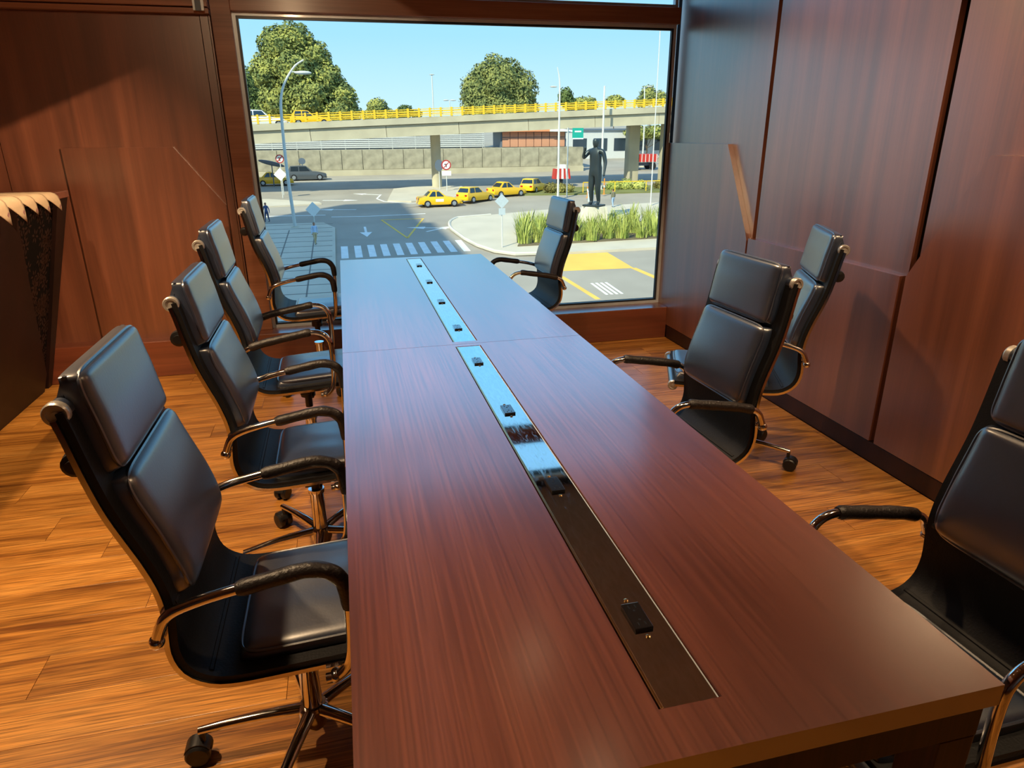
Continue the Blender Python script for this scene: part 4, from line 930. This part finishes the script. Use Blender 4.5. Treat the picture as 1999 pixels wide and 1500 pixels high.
tree(31, 138, [(31, 138, 10.8, 5.2, 5, 4.7), (27.2, 138, 9.2, 3.6, 4, 4.0), (35, 137.5, 9.4, 3.4, 4, 3.9), (27.6, 137, 6.0, 4, 4, 3.2), (34.4, 137, 5.8, 4.4, 4, 3.4), (31, 136.5, 6, 4.6, 4, 3.6)], 22000, .26, MT['leafB'], 'large round crowned tree in the middle behind the overpass', .6, 5)
tree(6.8, 120, [(6.8, 120, 5.6, 1.7, 1.6, 1.6), (8.2, 120, 4.6, 1.5, 1.4, 1.1), (5.4, 120, 4.5, 1.3, 1.3, 1.0)], 2200, .2, MT['leafA'], 'small tree just right of the very tall tree', .14, 6)
tree(11.9, 125, [(11.7, 125, 5.3, 1.4, 1.2, 1.1), (13.7, 125, 4.9, 1.0, 1, .8), (10.1, 125, 4.7, 1.1, 1, .7)], 1500, .2, MT['leafC'], 'low dark bushy tree left of the distant lamp', .12, 7)
tree(38.9, 120, [(38.8, 120, 7.4, 1.3, 1.2, 1.6), (39.6, 120, 6.4, 1.2, 1.2, 1.2)], 1500, .2, MT['leafC'], 'narrow dark tree right of the round crowned tree', .12, 8)
tree(43, 125, [(43.4, 125, 6.7, 1.8, 1.5, 1.1), (45.0, 125, 6.5, 1.5, 1.3, 1.3), (42.2, 125, 6.1, 1.3, 1.3, .8)], 1600, .2, MT['leafA'], 'low spreading tree right of the narrow dark tree', .12, 9)
tree(47.8, 120, [(47.8, 120, 6.9, 1.7, 1.3, .95)], 900, .2, MT['leafA'], 'small rounded green tree before the right lamp pole', .12, 10)
tree(54.6, 120, [(54, 120, 7.9, 1.5, 1.4, 1.6), (56, 120, 7.4, 1.8, 1.5, 1.2), (53.0, 120, 6.8, 1.2, 1.2, 1.0)], 1700, .2, MT['leafB'], 'olive tree at the far right window edge', .14, 12)
tree(49.8, 110, [(48, 110, 1.6, 2.2, 1.4, 1.2), (51, 110, 1.7, 2.2, 1.4, 1.1), (54, 110, 1.4, 2, 1.4, 1.1)], 2200, .2, MT['leafA'], 'sunlit low tree seen beneath the overpass at the right', .14, 13)
def bush(x, y, lobes, n_, mat, label, seed):
    t = thing('bush', label, 'bush', (x, y, gz(y)+.1), 0, 'bushes on the verge')
    link('foliage', leaf_mesh(lobes, n_, .1, mat, seed), t); c = MB()
    for l in lobes: c.blob(l[:3], (l[3]*.8, l[4]*.8, l[5]*.8), 12, 8)
    c.build('inner_foliage', mat, t, True)
bush(22.0, 70.9, [(-.4, 0, .5, .9, .6, .6), (.6, 0, .45, .9, .6, .55), (1.5, 0, .4, .7, .6, .5)], 900, MT['hedge'], 'brownish hedge beside the last taxi in the queue', 21)
bush(29.2, 72.2, [(0, 0, .4, 1.0, .5, .6), (1.4, 0, .45, .9, .5, .7), (2.9, 0, .4, 1, .5, .6)], 1000, MT['blade'], 'bright green bush behind the statue', 22)
bush(34.8, 72.2, [(0, 0, .4, 1.0, .5, .6), (1.4, 0, .4, .9, .5, .6)], 700, MT['hedge'], 'dull green bush at the right of the verge', 23)

# the buildings on our side of the street, out of view, that shade the street
ob = struct(MB().box(-60, 2.76, YB-20, 4.62, gz(5)-1, -.15).box(-60, 2.76, YB-20, 4.62, ZC+.13, 6).box(-60, XL-.16, YB-20, 4.62, -.15, ZC+.13).box(XL-.16, 2.76, YB-20, YB-.16, -.15, ZC+.13).build('own_building', MT['facade']), 'lower floors of our own building')
tw_ = struct(MB().box(-120, -34, -30, 15, gz(5)-1, 40.5).box(-52.5, -47, -10, 15, 40.5, 54).build('tower_block', MT['facade']), 'tall block next door')
